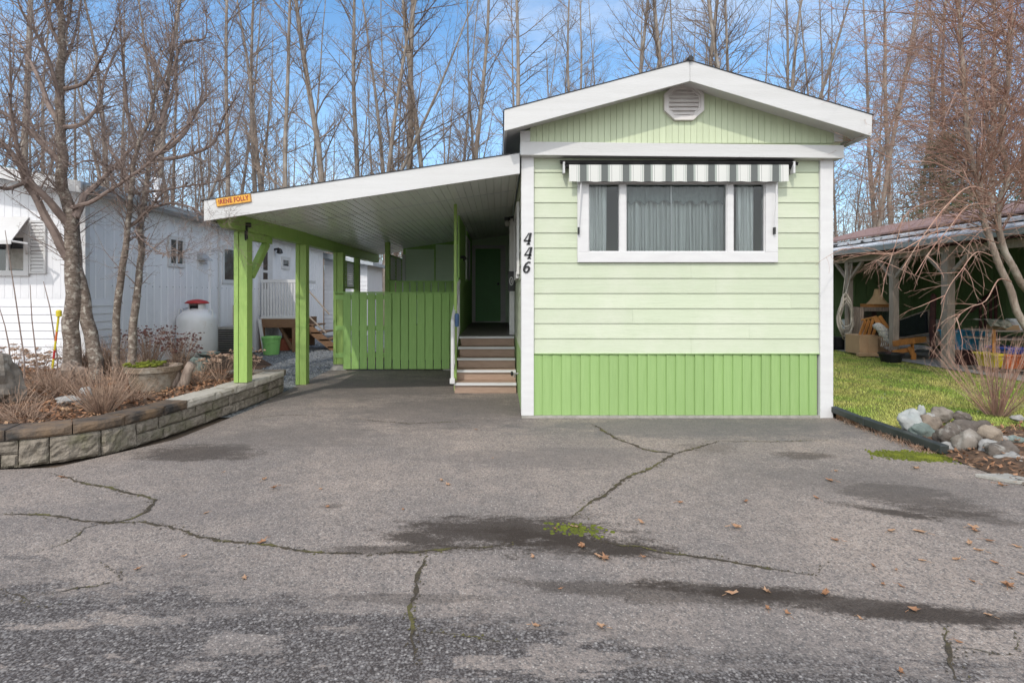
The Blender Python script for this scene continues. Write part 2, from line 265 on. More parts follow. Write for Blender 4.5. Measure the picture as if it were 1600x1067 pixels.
# asphalt
def asphalt():
    m, n, b = newmat('weathered_asphalt'); L = n.links; b.inputs['Roughness'].default_value = .88; b.inputs['Specular IOR Level'].default_value = .3
    tc = N(n,'TexCoord'); ob = tc.outputs['Object']
    def noise(sc, det=6, ro=.6): x = N(n,'TexNoise', iScale=sc, iDetail=det, iRoughness=ro); L.new(ob, x.inputs[0]); return x.outputs[0]
    def mrg(i, a, b_, c=0, d=1): x = N(n,'MapRange'); [x.inputs[k].__setattr__('default_value', v) for k, v in ((1,a),(2,b_),(3,c),(4,d))]; L.new(i, x.inputs[0]); return x.outputs[0]
    def mix(f, a, c, mode='MIX'):
        x = N(n,'MixRGB', blend_type=mode)
        if isinstance(f, float): x.inputs[0].default_value = f
        else: L.new(f, x.inputs[0])
        for i, v in ((1,a),(2,c)):
            if isinstance(v, tuple): x.inputs[i].default_value = c4(v)
            else: L.new(v, x.inputs[i])
        return x.outputs[0]
    def mth(op, a, b_=None, cl=False):
        x = N(n,'Math', operation=op, use_clamp=cl)
        for i, v in ((0,a),(1,b_)):
            if v is None: continue
            if isinstance(v, (int,float)): x.inputs[i].default_value = v
            else: L.new(v, x.inputs[i])
        return x.outputs[0]
    col = mix(mrg(noise(1.1, 8, .65), .35, .65), (.335,.272,.228), (.235,.198,.175))
    col = mix(mrg(noise(.5, 8, .68), .44, .62), col, (.20,.172,.155))
    # stone speckle
    vo = N(n,'TexVoronoi', iScale=95); L.new(ob, vo.inputs[0])
    sp = N(n,'SeparateColor'); L.new(vo.outputs['Color'], sp.inputs[0])
    col = mix(mth('MULTIPLY', mrg(sp.outputs[0], .66, .95), mrg(vo.outputs['Distance'], .55, .3)), col, (.42,.375,.33))
    col = mix(mth('MULTIPLY', mrg(sp.outputs[1], .55, .9), .75), col, (.12,.108,.10))
    fine = mrg(noise(160, 3), .3, .7, .7, 1.28)
    fine = mth('MULTIPLY', fine, mth('MULTIPLY', mrg(noise(34, 6, .8), .32, .68, .78, 1.20), mrg(noise(7, 8, .75), .33, .67, .86, 1.12)))
    hs = N(n,'HueSaturation'); L.new(col, hs.inputs['Color']); L.new(fine, hs.inputs['Value']); col = hs.outputs[0]
    sx = N(n,'SeparateXYZ'); L.new(ob, sx.inputs[0]); X, Y = sx.outputs[0], sx.outputs[1]
    mpx = N(n,'Mapping'); mpx.inputs['Scale'].default_value = (.55,1.5,1); L.new(ob, mpx.inputs[0])
    def noise2(sc, det, ro): x = N(n,'TexNoise', iScale=sc, iDetail=det, iRoughness=ro); L.new(mpx.outputs[0], x.inputs[0]); return x.outputs[0]
    nA = noise2(1.6, 12, .74); nB = noise2(6, 12, .78)
    nC = noise(38, 8, .8)
    # worn dark road band in front of the driveway
    e = mth('ADD', mth('ADD', mth('MULTIPLY', mth('SUBTRACT', nA, .5), 1.7), mth('MULTIPLY', mth('SUBTRACT', nB, .5), 1.3)), mth('MULTIPLY', mth('SUBTRACT', nC, .5), .5))
    yy = mth('ADD', mth('ADD', Y, mth('MULTIPLY', X, .17)), e)
    band = mrg(yy, 2.58, 2.26)
    hole = mrg(noise2(2.4, 11, .72), .53, .565)
    band = mth('MULTIPLY', band, mth('SUBTRACT', 1.0, hole))
    vo2 = N(n,'TexVoronoi', iScale=70); L.new(ob, vo2.inputs[0]); s2 = N(n,'SeparateColor'); L.new(vo2.outputs['Color'], s2.inputs[0])
    stc = mix(s2.outputs[1], (.13,.12,.115), (.40,.365,.335))
    dk = mix(mth('MULTIPLY', mrg(s2.outputs[0], .25, .7), mrg(vo2.outputs['Distance'], .62, .28)), (.045,.037,.034), stc)
    vo3 = N(n,'TexVoronoi', iScale=150); L.new(ob, vo3.inputs[0]); s3 = N(n,'SeparateColor'); L.new(vo3.outputs['Color'], s3.inputs[0])
    dk = mix(mth('MULTIPLY', mrg(s3.outputs[0], .45, .95), .8), dk, (.20,.18,.17))
    col = mix(mth('MULTIPLY', band, .92), col, dk)
    # stains: (x, y, rx, ry, angle, strength)
    def stain(x, y, rx, ry, ang, st, c):
        nonlocal col
        dx = mth('SUBTRACT', X, x); dy = mth('SUBTRACT', Y, y)
        a = mth('DIVIDE', mth('ADD', mth('MULTIPLY', dx, cos(ang)), mth('MULTIPLY', dy, sin(ang))), rx)
        c_ = mth('DIVIDE', mth('SUBTRACT', mth('MULTIPLY', dy, cos(ang)), mth('MULTIPLY', dx, sin(ang))), ry)
        r = mth('SQRT', mth('ADD', mth('MULTIPLY', a, a), mth('MULTIPLY', c_, c_)))
        r = mth('ADD', r, mth('ADD', mth('MULTIPLY', mth('SUBTRACT', nA, .5), 2.0), mth('MULTIPLY', mth('SUBTRACT', nB, .5), 2.4)))
        r = mth('ADD', r, mth('MULTIPLY', mth('SUBTRACT', nC, .5), 1.7))
        f = mth('MULTIPLY', mrg(r, 1.05, .62), min(1, st*1.15))
        col = mix(f, col, mix(.15, c, col))
    for q in ((800,832,.80,.26,.05,1),(880,848,.55,.18,-.2,.9),(640,858,.5,.07,.05,.6),(930,850,.55,.13,-.25,.75),(310,708,.62,.3,.05,.72),(1420,775,.55,.3,-.5,.6),(1255,712,.3,.14,0,.6),(1500,805,.45,.1,-.5,.5),
              (1000,925,.8,.10,-.12,.6),(1330,945,.9,.09,-.2,.8),(1130,922,.5,.07,-.15,.8),(1390,800,.3,.08,-.5,.9),(1520,965,.5,.08,-.1,.6),(640,935,.5,.05,0,.35),(520,790,.1,.05,0,.4),(1100,700,.3,.2,0,.3)):
        p = G(q[0], q[1]); stain(p.x, p.y, q[2], q[3], q[4], q[5], (.040,.029,.022))
    # broad darker, cooler areas near the house
    stain(2.2, 6.0, 2.2, .55, 0, .62, (.10,.097,.10)); stain(-.6, 6.9, 1.6, 1.0, .2, .6, (.10,.09,.085)); stain(-2.1, 5.6, 1.0, .5, 0, .45, (.12,.105,.095)); stain(.6, 4.9, 1.2, .35, 0, .4, (.12,.105,.10)); stain(3.0, 4.2, 1.1, .4, -.2, .35, (.12,.105,.095)); stain(-2.0, 8.6, 1.8, 1.2, 0, .5, (.09,.082,.078)); stain(-2.6, 3.6, 1.0, .3, .1, .3, (.13,.115,.11))
    L.new(col, b.inputs['Base Color'])
    nb = noise(120, 5, .7); vb = mth('MULTIPLY', vo.outputs['Distance'], -1.0); hh = mth('ADD', nb, vb)
    bp = N(n,'Bump', iStrength=.55, iDistance=.006); L.new(hh, bp.inputs['Height']); L.new(bp.outputs[0], b.inputs['Normal'])
    return m
M['asphalt'] = asphalt()
def speckle(name, cols, sc, bump=.8, dist=.012):
    m, n, b = newmat(name); L = n.links; b.inputs['Roughness'].default_value = .92
    tc = N(n,'TexCoord'); vo = N(n,'TexVoronoi', iScale=sc); L.new(tc.outputs['Object'], vo.inputs[0]); sp = N(n,'SeparateColor'); L.new(vo.outputs['Color'], sp.inputs[0])
    cr = N(n,'ValToRGB'); e = cr.color_ramp.elements; e[0].color = c4(cols[0]); e[1].color = c4(cols[-1])
    for i, c in enumerate(cols[1:-1]): x = e.new((i+1)/(len(cols)-1)); x.color = c4(c)
    L.new(sp.outputs[0], cr.inputs[0])
    nz = N(n,'TexNoise', iScale=1.4, iDetail=6); L.new(tc.outputs['Object'], nz.inputs[0]); mr = N(n,'MapRange'); mr.inputs[3].default_value = .75; mr.inputs[4].default_value = 1.25; L.new(nz.outputs[0], mr.inputs[0])
    hs = N(n,'HueSaturation'); L.new(cr.outputs[0], hs.inputs['Color']); L.new(mr.outputs[0], hs.inputs['Value']); L.new(hs.outputs[0], b.inputs['Base Color'])
    bp = N(n,'Bump', iStrength=bump, iDistance=dist, invert=True); L.new(vo.outputs['Distance'], bp.inputs['Height']); L.new(bp.outputs[0], b.inputs['Normal'])
    return m
M['gravel'] = speckle('blue_grey_gravel', [(.06,.065,.07),(.13,.14,.15),(.22,.23,.235),(.34,.34,.33)], 34)
M['lawnbase'] = pm('lawn_ground', (.12,.15,.03), (.16,.15,.05), 5, 1, .5, 60)
M['floor'] = pm('forest_floor', (.17,.12,.085), (.10,.075,.05), 3, 1, .6, 20, c3=(.12,.12,.05), s3=.3)
def grassmat():
    m, n, b = newmat('grass_blades'); L = n.links; b.inputs['Roughness'].default_value = .7
    tc = N(n,'TexCoord'); nz = N(n,'TexNoise', iScale=1.6, iDetail=7); L.new(tc.outputs['Object'], nz.inputs[0])
    cr = N(n,'ValToRGB'); e = cr.color_ramp.elements; e[0].position=.35; e[0].color=c4((.22,.34,.045)); e[1].position=.65; e[1].color=c4((.50,.47,.14))
    L.new(nz.outputs[0], cr.inputs[0]); g = N(n,'NewGeometry'); mi = N(n,'MapRange'); mi.inputs[3].default_value=.55; mi.inputs[4].default_value=1.4
    L.new(g.outputs['Random Per Island'], mi.inputs[0]); hs = N(n,'HueSaturation'); L.new(cr.outputs[0], hs.inputs['Color']); L.new(mi.outputs[0], hs.inputs['Value']); L.new(hs.outputs[0], b.inputs['Base Color'])
    return m
M['grass'] = grassmat()
# ------------------------------------------------------------------ ground
def sheet(poly, z, name, mat, kind='structure', parent=None):
    mb = MB(); mb.add([(x,y,z) for x,y in poly], [tuple(range(len(poly)))]); o = mb.build(name, M[mat] if isinstance(mat,str) else mat, parent)
    if not parent: tag(o, kind=kind)
    return o
def grid(x0,x1,y0,y1,nx,ny,zf): 
    mb = MB(); vs = [(x0+(x1-x0)*i/nx, y0+(y1-y0)*j/ny, zf(x0+(x1-x0)*i/nx, y0+(y1-y0)*j/ny)) for j in range(ny+1) for i in range(nx+1)]
    mb.add(vs, [(j*(nx+1)+i, j*(nx+1)+i+1, (j+1)*(nx+1)+i+1, (j+1)*(nx+1)+i) for j in range(ny) for i in range(nx)]); return mb
sheet([(-400,-400),(400,-400),(400,600),(-400,600)], -.03, 'ground', 'floor')
drive = sheet([(-60,-8),(60,-8),(60,3.2),(7,3.3),(4.9,3.9),(4.05,4.7),(4.02,6.5),(4.02,12),(-3.35,12),(-3.28,8.3),(-3.2,6.9),(-3.3,5.5),(-3.8,4.6),(-6.5,4.25),(-60,4.2)], 0, 'driveway', 'asphalt')
sheet([(-7,6.5),(-3.2,6.5),(-3.2,30),(-7,30)], -.008, 'gravel_path', 'gravel')
def lawn_z(x,y): return .05+.02*mnoise.noise(Vector((x*.7,y*.7,0)))
tag(grid(4.08,8.62,5.6,16,30,60,lawn_z).build('lawn', M['lawnbase']), kind='structure')
sheet([(8.5,4),(14,4),(14,17),(8.5,17)], .075, 'paved_floor', 'concrete')
tag(grid(4.06,10,4.15,5.75,60,30,lambda x,y: (.075+.03*mnoise.noise(Vector((x*2.2,y*2.2,3))))*max(0,min(1,(x-4.06)/.25))*max(0,min(1,(y-4.15)/.2)) + .006).build('mulch_bed', M['soil']), kind='structure')
# gravel stones (nobody could count them)
mb = MB(); r = random.Random(3)
for i in range(5200):
    y = 8.3+(r.random()**1.6)*8; x = r.uniform(-6.15,-3.35)
    if x*F/y+CX < 330: continue
    s = r.uniform(.008,.02); a = r.random()*6; c,d = cos(a)*s, sin(a)*s
    mb.add([(x+c,y+d,-.008),(x-d,y+c,-.008),(x-c,y-d,-.008),(x+d*.8,y-c,-.008),(x+c*.2,y,s*.8)], [(0,1,4),(1,2,4),(2,3,4),(3,0,4)])
tag(mb.build('loose_gravel', M['gravel']), 'loose blue grey gravel beside the white home', 'gravel', kind='stuff')
# grass
mb = MB(); r = random.Random(5); vs=[]; fs=[]
def blades(n, x0,x1,y0,y1, h, zf, ok=lambda x,y: True):
    for i in range(n):
        y = y0+(r.random()**1.35)*(y1-y0); x = r.uniform(x0,x1)
        if not ok(x,y): continue
        z = zf(x,y); a = r.random()*6.28; w = r.uniform(.003,.006); hh = h*r.uniform(.5,1.2); l = hh*r.uniform(.1,.8); b = r.random()*6.28; o = len(vs)
        vs.extend([(x-cos(a)*w,y-sin(a)*w,z),(x+cos(a)*w,y+sin(a)*w,z),(x+cos(b)*l,y+sin(b)*l,z+hh)]); fs.append((o,o+1,o+2))
def edge_ok(x,y): return x > 4.14 and y > 5.55+max(0,(x-5.0))*.12 and x < 8.55+.1*sin(y*3)
blades(95000, 4.1,8.7,5.5,14.5,.032, lawn_z, edge_ok)
mb.v = vs; mb.f = fs; mb.mi=[0]*len(fs)
tag(mb.build('grass', M['grass']), 'short yellow green lawn grass right of the green home', 'grass', kind='stuff')
# clover / daisy flecks
mb = MB()
for i in range(90):
    y = r.uniform(5.9,13); x = r.uniform(4.3,8.3); z = lawn_z(x,y)+.045; s=r.uniform(.006,.014)
    mb.add([(x-s,y-s,z),(x+s,y-s,z+.003),(x+s,y+s,z),(x-s,y+s,z+.004)],[(0,1,2,3)])
tag(mb.build('daisies', M['rockwhite']), 'tiny white daisies dotted over the lawn', 'flowers', kind='stuff')
# cracks in the asphalt
def crack(pts, w, name='crack', mat='crack', z=.004):
    r = random.Random(len(pts)*17+int(pts[0][0])); P2 = [G(*p) for p in pts]; line = []
    for a, b in zip(P2, P2[1:]):
        n_ = max(2, int((b-a).length/.03))
        for i in range(n_): line.append(a.lerp(b, i/n_))
    line.append(P2[-1]); mb = MB(); vs = []
    off = 0
    for i, p in enumerate(line):
        d = (line[min(i+1,len(line)-1)]-line[max(0,i-1)]); d.normalize(); nrm = Vector((-d.y,d.x,0))
        off = off*.8+r.uniform(-.011,.011); t = min(1, i/6, (len(line)-1-i)/10+.05)
        ww = w*.62*t*r.uniform(.2,1.6); c = p+nrm*off
        vs += [tuple(c-nrm*ww*.5)[:2]+(z,), tuple(c+nrm*ww*.5)[:2]+(z,)]
    for q in line:
        for _ in range(2 if w > .02 else 1):
            a_ = r.random()*6.28; dd_ = abs(r.gauss(0, w*.9)); c = Vector((q.x+cos(a_)*dd_, q.y+sin(a_)*dd_, z)); e = r.uniform(.003,.009); mb.add([(c.x-e,c.y-e*.6,z),(c.x+e,c.y-e*.4,z),(c.x+e*.3,c.y+e*.9,z+e*.4)],[(0,1,2)])
    k = len(line); nv = len(mb.v); mb.add(vs, [(2*i,2*i+2,2*i+3,2*i+1) for i in range(k-1)]); return mb.build(name, M[mat], drive)
crack([(85,741),(120,752),(175,765),(240,782),(228,800),(205,811),(150,818)], .032)
crack([(0,803),(60,803),(110,812),(160,819),(225,815),(262,822),(310,838),(345,846),(420,852),(500,864),(575,866)], .028)
crack([(160,817),(130,826),(105,845),(60,862)], .02)
crack([(575,866),(650,862),(730,857),(800,850)], .03)
crack([(670,866),(655,893),(652,920),(645,960),(648,1000),(655,1040)], .03)
crack([(925,663),(960,683),(1005,702),(1055,709),(1020,730),(985,745),(945,775),(912,795),(893,810)], .045)
crack([(1055,709),(1085,700),(1120,690)], .035); crack([(1120,690),(1200,690),(1290,688)], .012)
crack([(930,845),(1000,855),(1060,868),(1120,872),(1200,888),(1275,898)], .022)
crack([(1275,898),(1290,880)], .012); crack([(1478,980),(1480,1000),(1490,1040),(1500,1066)], .035)
crack([(1480,1012),(1540,1022),(1600,1024)], .012); crack([(1585,990),(1590,1015),(1600,1030)], .012)
crack([(60,930),(100,925),(150,915),(185,905),(190,890)], .016); crack([(0,920),(30,935),(45,950),(90,945)], .014); crack([(190,905),(160,880)], .01)
crack([(650,985),(700,990),(800,1005)], .014); crack([(560,655),(640,662),(740,658)], .012)
crack([(380,655),(440,649),(500,650)], .012)
def mossp(pts, name='moss_patch', mat='moss', n=500, h=.012, seed=1):
    r = random.Random(seed); mb = MB()
    for i in range(n):
        a, b, c, d = pts; q = r.gauss(0,.38); w = r.gauss(0,.38)
        if abs(q)>1 or abs(w)>1: continue
        x = a+q*c+ w*c*.25; y = b+w*d - q*d*.55; s = r.uniform(.006,.018)
        mb.blob((x,y,0),(s,s,h*r.uniform(.4,1)),i,.3,6,4)
    return mb.build(name, M[mat], drive)
p = G(1435,713); mossp((p.x,p.y,.42,.16), n=1500, seed=2, h=.016)
p = G(900,826); mossp((p.x,p.y,.24,.10), n=130, seed=3, h=.008)
# fallen leaves on the drive: individual things
def leafmesh(seed):
    r = random.Random(seed); mb = MB(); n = 10; L_ = .06; vs=[]
    for i in range(n):
        a = 2*pi*i/n; rr = L_*(1 if i%2==0 else .55)*r.uniform(.7,1.1)
        vs.append((rr*cos(a), rr*.62*sin(a), .012+abs(cos(a))*r.uniform(0,.022)))
    mb.add([(0,0,.004)]+vs, [(0,i+1,(i+1)%n+1) for i in range(n)])
    mb.tube([(L_*.8,0,.012),(L_*1.5,.01,.006)], .0015, 4); return mb
leafp = []
for i in range(4):
    o = leafmesh(i).build('fallen_leaf', M['leaffar'] if i < 2 else M['leaf']); leafp.append(o)
LG = 'fallen leaves on the asphalt'; LL = 'curled dry brown leaf lying on the grey asphalt'
spots = [(350,738),(413,750),(428,764),(512,792),(502,765),(322,802),(410,848),(630,797),(690,752),(700,758),(1063,786),(1165,785),(1003,818),(1150,826),(1006,872),(868,827),(898,824),(935,871),(945,873),(910,857),(832,872),
 (1306,737),(1297,752),(1276,779),(1430,733),(1393,830),(1306,846),(1365,886),(1400,892),(1441,877),(1380,914),(1408,917),(1145,929),(1198,926),(1230,960),(1200,952),(1345,968),(1546,963),(1520,910),(1555,880),(1590,855),(1495,876),(1546,846),(1524,831),(1515,850),(1530,862),(1428,955),(1408,1052),(940,981),(837,980),(876,920),(1290,931),(1580,905),(1597,898),(1575,918),(1565,760),(1520,826),(1438,832),(1498,1005),(96,747),(288,870),(382,904),(215,890),(744,672),(770,716)]
r = random.Random(12)
for i, (px, py) in enumerate(spots):
    o = leafp[i%4] if i < 4 else leafp[i%4].copy()
    if i >= 4: COL.objects.link(o)
    p = G(px, py); o.location = (p.x, p.y, .002); o.rotation_euler = (r.uniform(-.15,.15), r.uniform(-.15,.15), r.random()*6.28); s = r.uniform(.25,.8); o.scale = (s,s*r.uniform(.6,1.1),s*r.uniform(.6,1.8))
    tag(o, LL+(' at the left of the drive' if px<560 else ' in front of the green home' if px<1180 else ' near the right edge of the drive'), 'leaf', LG)
# ------------------------------------------------------------------ the green home
Y0 = 6.48
home = thing('mobile_home', 'pale green home with white gable trim and bright green skirting, numbered 446', 'house', (2.15, Y0, 0))
XL, XR = .27, 3.995
def lapf(mb, x0, x1, z0, z1, yb): mb.hexa([(x0,yb-.016,z0),(x1,yb-.016,z0),(x1,yb+.02,z0),(x0,yb+.02,z0)], [(x0,yb-.004,z1),(x1,yb-.004,z1),(x1,yb+.02,z1),(x0,yb+.02,z1)])
def lapl(mb, y0, y1, z0, z1, xb, s=-1): mb.hexa([(xb+s*.016,y0,z0),(xb+s*.016,y1,z0),(xb-s*.02,y1,z0),(xb-s*.02,y0,z0)][::(1 if s<0 else -1)], [(xb+s*.004,y0,z1),(xb+s*.004,y1,z1),(xb-s*.02,y1,z1),(xb-s*.02,y0,z1)][::(1 if s<0 else -1)])
wx0, wx1, wz0, wz1 = P(903,0,Y0).x, P(1212,0,Y0).x, P(0,409,Y0).z, P(0,281,Y0).z
mb = MB(); z = .77; k = 0
while z < 3.12:
    z1 = min(z+.1815, 3.13)
    if z1 > wz0 and z < wz1:
        lapf(mb, XL+.14, wx0+.01, z, z1, Y0); lapf(mb, wx1-.01, XR-.148, z, z1, Y0)
    else: 
        jx=[XL+.14,XL+.14+[1.9,2.6,1.2,3.1,2.2][k%5]*1.0,XR-.148]
        for ja,jb in zip(jx,jx[1:]):
            if jb-ja>.05: q_=rnd.uniform(-.0015,.0015); lapf(mb, ja, jb-(.0015 if jb<XR-.2 else 0), z+q_, z1, Y0)
    z += .1815; k += 1
mb.build('front_siding', M['siding'], home)
mb = MB(); mb.box(XL+.03, wx0+.03, Y0+.022, Y0+.1, .02, 3.12); mb.box(wx1-.03, XR-.03, Y0+.022, Y0+.1, .02, 3.12)
mb.box(wx0+.03, wx1-.03, Y0+.022, Y0+.1, .02, wz0+.03); mb.box(wx0+.03, wx1-.03, Y0+.022, Y0+.1, wz1-.03, 3.12)
mb.build('wall_frame', M['cream_interior'], home)
mb = MB(); mb.box(XL+.03, XL+.1, Y0+.1, 19, .02, 3.12); mb.box(XR-.1, XR-.02, Y0+.1, 19, .02, 3.3); mb.box(XL+.1, XR-.1, 18.9, 18.99, .02, 3.12); mb.box(XL+.1, XR-.1, Y0+.1, 18.9, 3.05, 3.11); mb.box(XL+.1,XR-.1,8.2,8.25,.02,3.04)
mb.build('wall', M['gable'], home)
mb = MB(); z = .77
while z < 3.1:
    lapl(mb, Y0+.13, 18.9, z, min(z+.1815,3.12), XL+.02); z += .1815
mb.build('side_siding', M['siding'], home)
mb = MB(); y = Y0+.13; r = random.Random(2)
while y < 18.8: mb.box(XL+.002+r.uniform(0,.004), XL+.03, y, y+.11, .02, .765); y += .115
mb.build('side_skirting', M['skirt'], home)
# front skirting boards, overlapped with uneven tops
mb = MB(); x = XL+.14; i = 0
while x < XR-.16:
    w = .1143; a = .012+r.uniform(-.002,.002); ti = r.uniform(-.012,.004)
    mb.hexa([(x,Y0-a-.012,.03),(min(x+w,XR-.17),Y0-a+.004,.03),(min(x+w,XR-.17),Y0+.02,.03),(x,Y0+.02,.03)], [(x,Y0-a-.012,.765+ti),(min(x+w,XR-.17),Y0-a+.004,.762),(min(x+w,XR-.17),Y0+.02,.762),(x,Y0+.02,.765+ti)]); x += w; i += 1
mb.build('skirting', M['skirt'], home)
mb = MB(); mb.box(XL+.145, XR-.151, Y0-.035, Y0+.02, .7655, .7705); mb.build('drip_edge', M['skirt'], home)
mb = MB(); mb.box(XL+.0, XR-.02, Y0-.04, Y0+.02, -.01, .028); mb.build('sill_board', M['concrete'], home)
for x0, x1 in ((XL-.005, XL+.145), (XR-.15, XR+.005)):
    mb = MB(); mb.box(x0, x1, Y0-.045, Y0+.02, .03 if x0 < 1 else .0, 3.125); 
    if x0 < 1: mb.box(x0-.0, x0+.025, Y0+.02, Y0+.13, .03, 3.125)
    else: mb.box(x1-.025, x1, Y0+.02, Y0+.13, 0, 3.125)
    mb.build('corner_board', M['white'], home, .004)
# gable
YG = 6.40; xl, xr, xp = .25, 4.085, 2.164
def zroof(x, zt=3.87, ze=3.33): return zt-(zt-ze)*abs(x-xp)/2.1
mb = MB(); x = xl+.12
while x < xr-.1:
    w = .0735; x1 = min(x+w-.003, xr-.09)
    mb.prism([(x,3.28),(x1,3.28),(x1,zroof(x1)+.1),(x,zroof(x)+.1)], YG, YG+.02); x += w
mb.build('gable_boards', M['gable'], home, .0015)
mb = MB(); mb.prism([(xl+.01,3.14),(xr-.01,3.14),(xr-.01,zroof(xr)+.04),(xp,3.95),(xl+.01,zroof(xl)+.04)], YG+.021, YG+.09); mb.build('gable_back', M['gable'], home)
mb = MB(); mb.box(xl, xl+.117, YG-.012, YG+.02, 3.295, zroof(xl+.05)+.03); mb.build('gable_trim', M['white'], home, .003); mb = MB(); mb.box(xr-.1, xr, YG-.012, YG+.02, 3.295, zroof(xr-.05)+.03); mb.build('gable_trim', M['white'], home, .003)
mb = MB(); a=P(813,222,6.36); b_=P(813,243,6.36); c=P(1317,228,6.36); d=P(1317,248,6.36)
mb.hexa([(b_.x,6.34,b_.z),(d.x,6.34,d.z),(d.x,6.5,d.z),(b_.x,6.5,b_.z)], [(a.x,6.34,a.z),(c.x,6.34,c.z),(c.x,6.5,c.z),(a.x,6.5,a.z)])
mb.build('band_board', M['fascia'], home, .004)
# main roof: fascia boards with plumb-cut ends, roof decks, soffit
YF = 6.1
PL = [P(788,172,YF), P(788,205,YF)]; PP = [P(1078,95,YF), P(1078,127,YF)]; PR = [P(1363,180,YF), P(1362,213,YF)]
for q, nm in ((PL,'a'),(PR,'b')):
    mb = MB(); poly = [(q[1].x,q[1].z),(PP[1].x,PP[1].z),(PP[0].x,PP[0].z),(q[0].x,q[0].z)]
    if q is PR: poly = [(PP[1].x+.003,PP[1].z),(q[1].x,q[1].z),(q[0].x,q[0].z),(PP[0].x+.003,PP[0].z)]
    mb.prism(poly, YF, YF+.035); mb.build('bargeboard', M['fascia'], home, .003)
for q, s in ((PL,-1),(PR,1)):
    mb = MB(); t = .007
    a, b_ = q[0], PP[0]
    pts = [(a.x+s*.012,a.z-.002),(a.x+s*.012,a.z+t-.003),(b_.x,b_.z+t),(b_.x,b_.z)]
    mb.prism(pts if s<0 else pts[::-1], YF-.008, 19.3); mb.build('roof', M['roofing'], home)
    mb = MB(); pts = [(q[1].x+.0, q[1].z+.045),(q[1].x, q[1].z+.06),(b_.x, PP[1].z+.075),(b_.x,PP[1].z+.06)]
    mb.prism(pts if s<0 else pts[::-1], YF+.036, 19.2); mb.build('soffit', M['white'], home)
    mb = MB(); mb.box(min(q[1].x, q[1].x-s*.03), max(q[1].x, q[1].x-s*.03), YF+.036, 19.2, q[1].z, q[0].z-.006); mb.build('eave_board', M['fascia'], home)
mb = MB(); mb.tube([(PP[0].x,YF-.035,PP[0].z+.015),(PP[0].x,19.3,PP[0].z+.015)], .03, 8); mb.build('ridge_cap', M['roofing'], home)
# octagonal vent
vc = P(1068,161,6.385); vr = 31*6.385/F
def octo(rx, rz, cx, cz, k=.46): return [(cx-rx*k,cz-rz),(cx+rx*k,cz-rz),(cx+rx,cz-rz*k),(cx+rx,cz+rz*k),(cx+rx*k,cz+rz),(cx-rx*k,cz+rz),(cx-rx,cz+rz*k),(cx-rx,cz-rz*k)]
def ring(mb, A, B, y0, y1):
    n = len(A)
    mb.add([(x,y0,z) for x,z in A]+[(x,y0,z) for x,z in B]+[(x,y1,z) for x,z in A]+[(x,y1,z) for x,z in B],
      [(i,(i+1)%n,n+(i+1)%n,n+i) for i in range(n)]+[(i,i+2*n,(i+1)%n+2*n,(i+1)%n) for i in range(n)]+[(n+i,n+(i+1)%n,3*n+(i+1)%n,3*n+i) for i in range(n)])
vt = MB(); ring(vt, octo(vr,vr*.9,vc.x,vc.z), octo(vr*.84,vr*.74,vc.x,vc.z), 6.355, 6.4); ring(vt, octo(vr*.84,vr*.74,vc.x,vc.z), octo(vr*.74,vr*.64,vc.x,vc.z), 6.37, 6.4)
vo_ = vt.build('gable_vent', M['brownmetal'], home, .003)
mb = MB(); mb.prism(octo(vr*.76,vr*.66,vc.x,vc.z), 6.392, 6.398); mb.build('vent_backing', M['brownmetal'], vo_)
mb = MB()
for i in range(6):
    zz = vc.z+vr*.64-(i+.5)*vr*1.28/6; hw = vr*.74*(1 if 0<i<5 else .72)
    mb.hexa([(vc.x-hw,6.362,zz-.016),(vc.x+hw,6.362,zz-.016),(vc.x+hw,6.366,zz-.022),(vc.x-hw,6.366,zz-.022)],[(vc.x-hw,6.386,zz+.014),(vc.x+hw,6.386,zz+.014),(vc.x+hw,6.39,zz+.01),(vc.x-hw,6.39,zz+.01)])
mb.build('louvre', M['brownmetal'], vo_)
# front window
win = MB(); ya, yb = Y0-.04, Y0+.06
win.box(wx0-.01, wx1+.01, ya, yb, wz0-.01, wz0+.115); win.box(wx0-.01, wx1+.01, ya, yb, wz1-.045, wz1+.02)
a1,a2,b1,b2,c1,c2 = [P(v,0,Y0).x for v in (919,968,977,1135,1144,1194)]; zt, zb = wz1-.045, wz0+.115
win.box(wx0-.01, a1, ya, yb, zb, zt); win.box(c2, wx1+.01, ya, yb, zb, zt); win.box(a2,b1,ya+.01,yb,zb,zt); win.box(b2,c1,ya+.01,yb,zb,zt)
wn = win.build('window', M['white'], home, .004)
mb = MB(); 
for u,v in ((a1,a2),(b1,b2),(c1,c2)):
    for q in ((u,u+.01,zb,zt),(v-.01,v,zb,zt),(u+.01,v-.01,zb,zb+.012),(u+.01,v-.01,zt-.012,zt)): mb.box(q[0],q[1],ya+.02,yb-.01,q[2],q[3])
mb.build('window_sash', M['white'], wn)
for u,v in ((a1,a2),(b1,b2),(c1,c2)):
    mb = MB(); y = Y0+.012; mb.add([(u+.01,y,zb+.01),(v-.01,y,zb+.01),(v-.01,y,zt-.01),(u+.01,y,zt-.01)],[(0,1,2,3)]); mb.build('pane', M['glass'], wn)
def curtain(x0,x1,z0,z1,y,amp,fr,mat,name,seed=0,par=home,scal=0):
    mb = MB(); n_ = 160; r = random.Random(seed); ph = r.random()*6; vs=[]
    for i in range(n_+1):
        t=i/n_; x=x0+(x1-x0)*t; o=amp*(sin(t*fr*2*pi+ph+1.5*sin(t*9+ph))+.4*sin(t*fr*5.3*pi))
        zz0=z0+(scal*abs(sin(t*fr*pi)) if scal else 0)
        vs += [(x,y+o,zz0),(x+.01*sin(i),y+o*.6,z1)]
    mb.add(vs,[(2*i,2*i+2,2*i+3,2*i+1) for i in range(n_)]); return mb.build(name, M[mat], par, smooth=True)
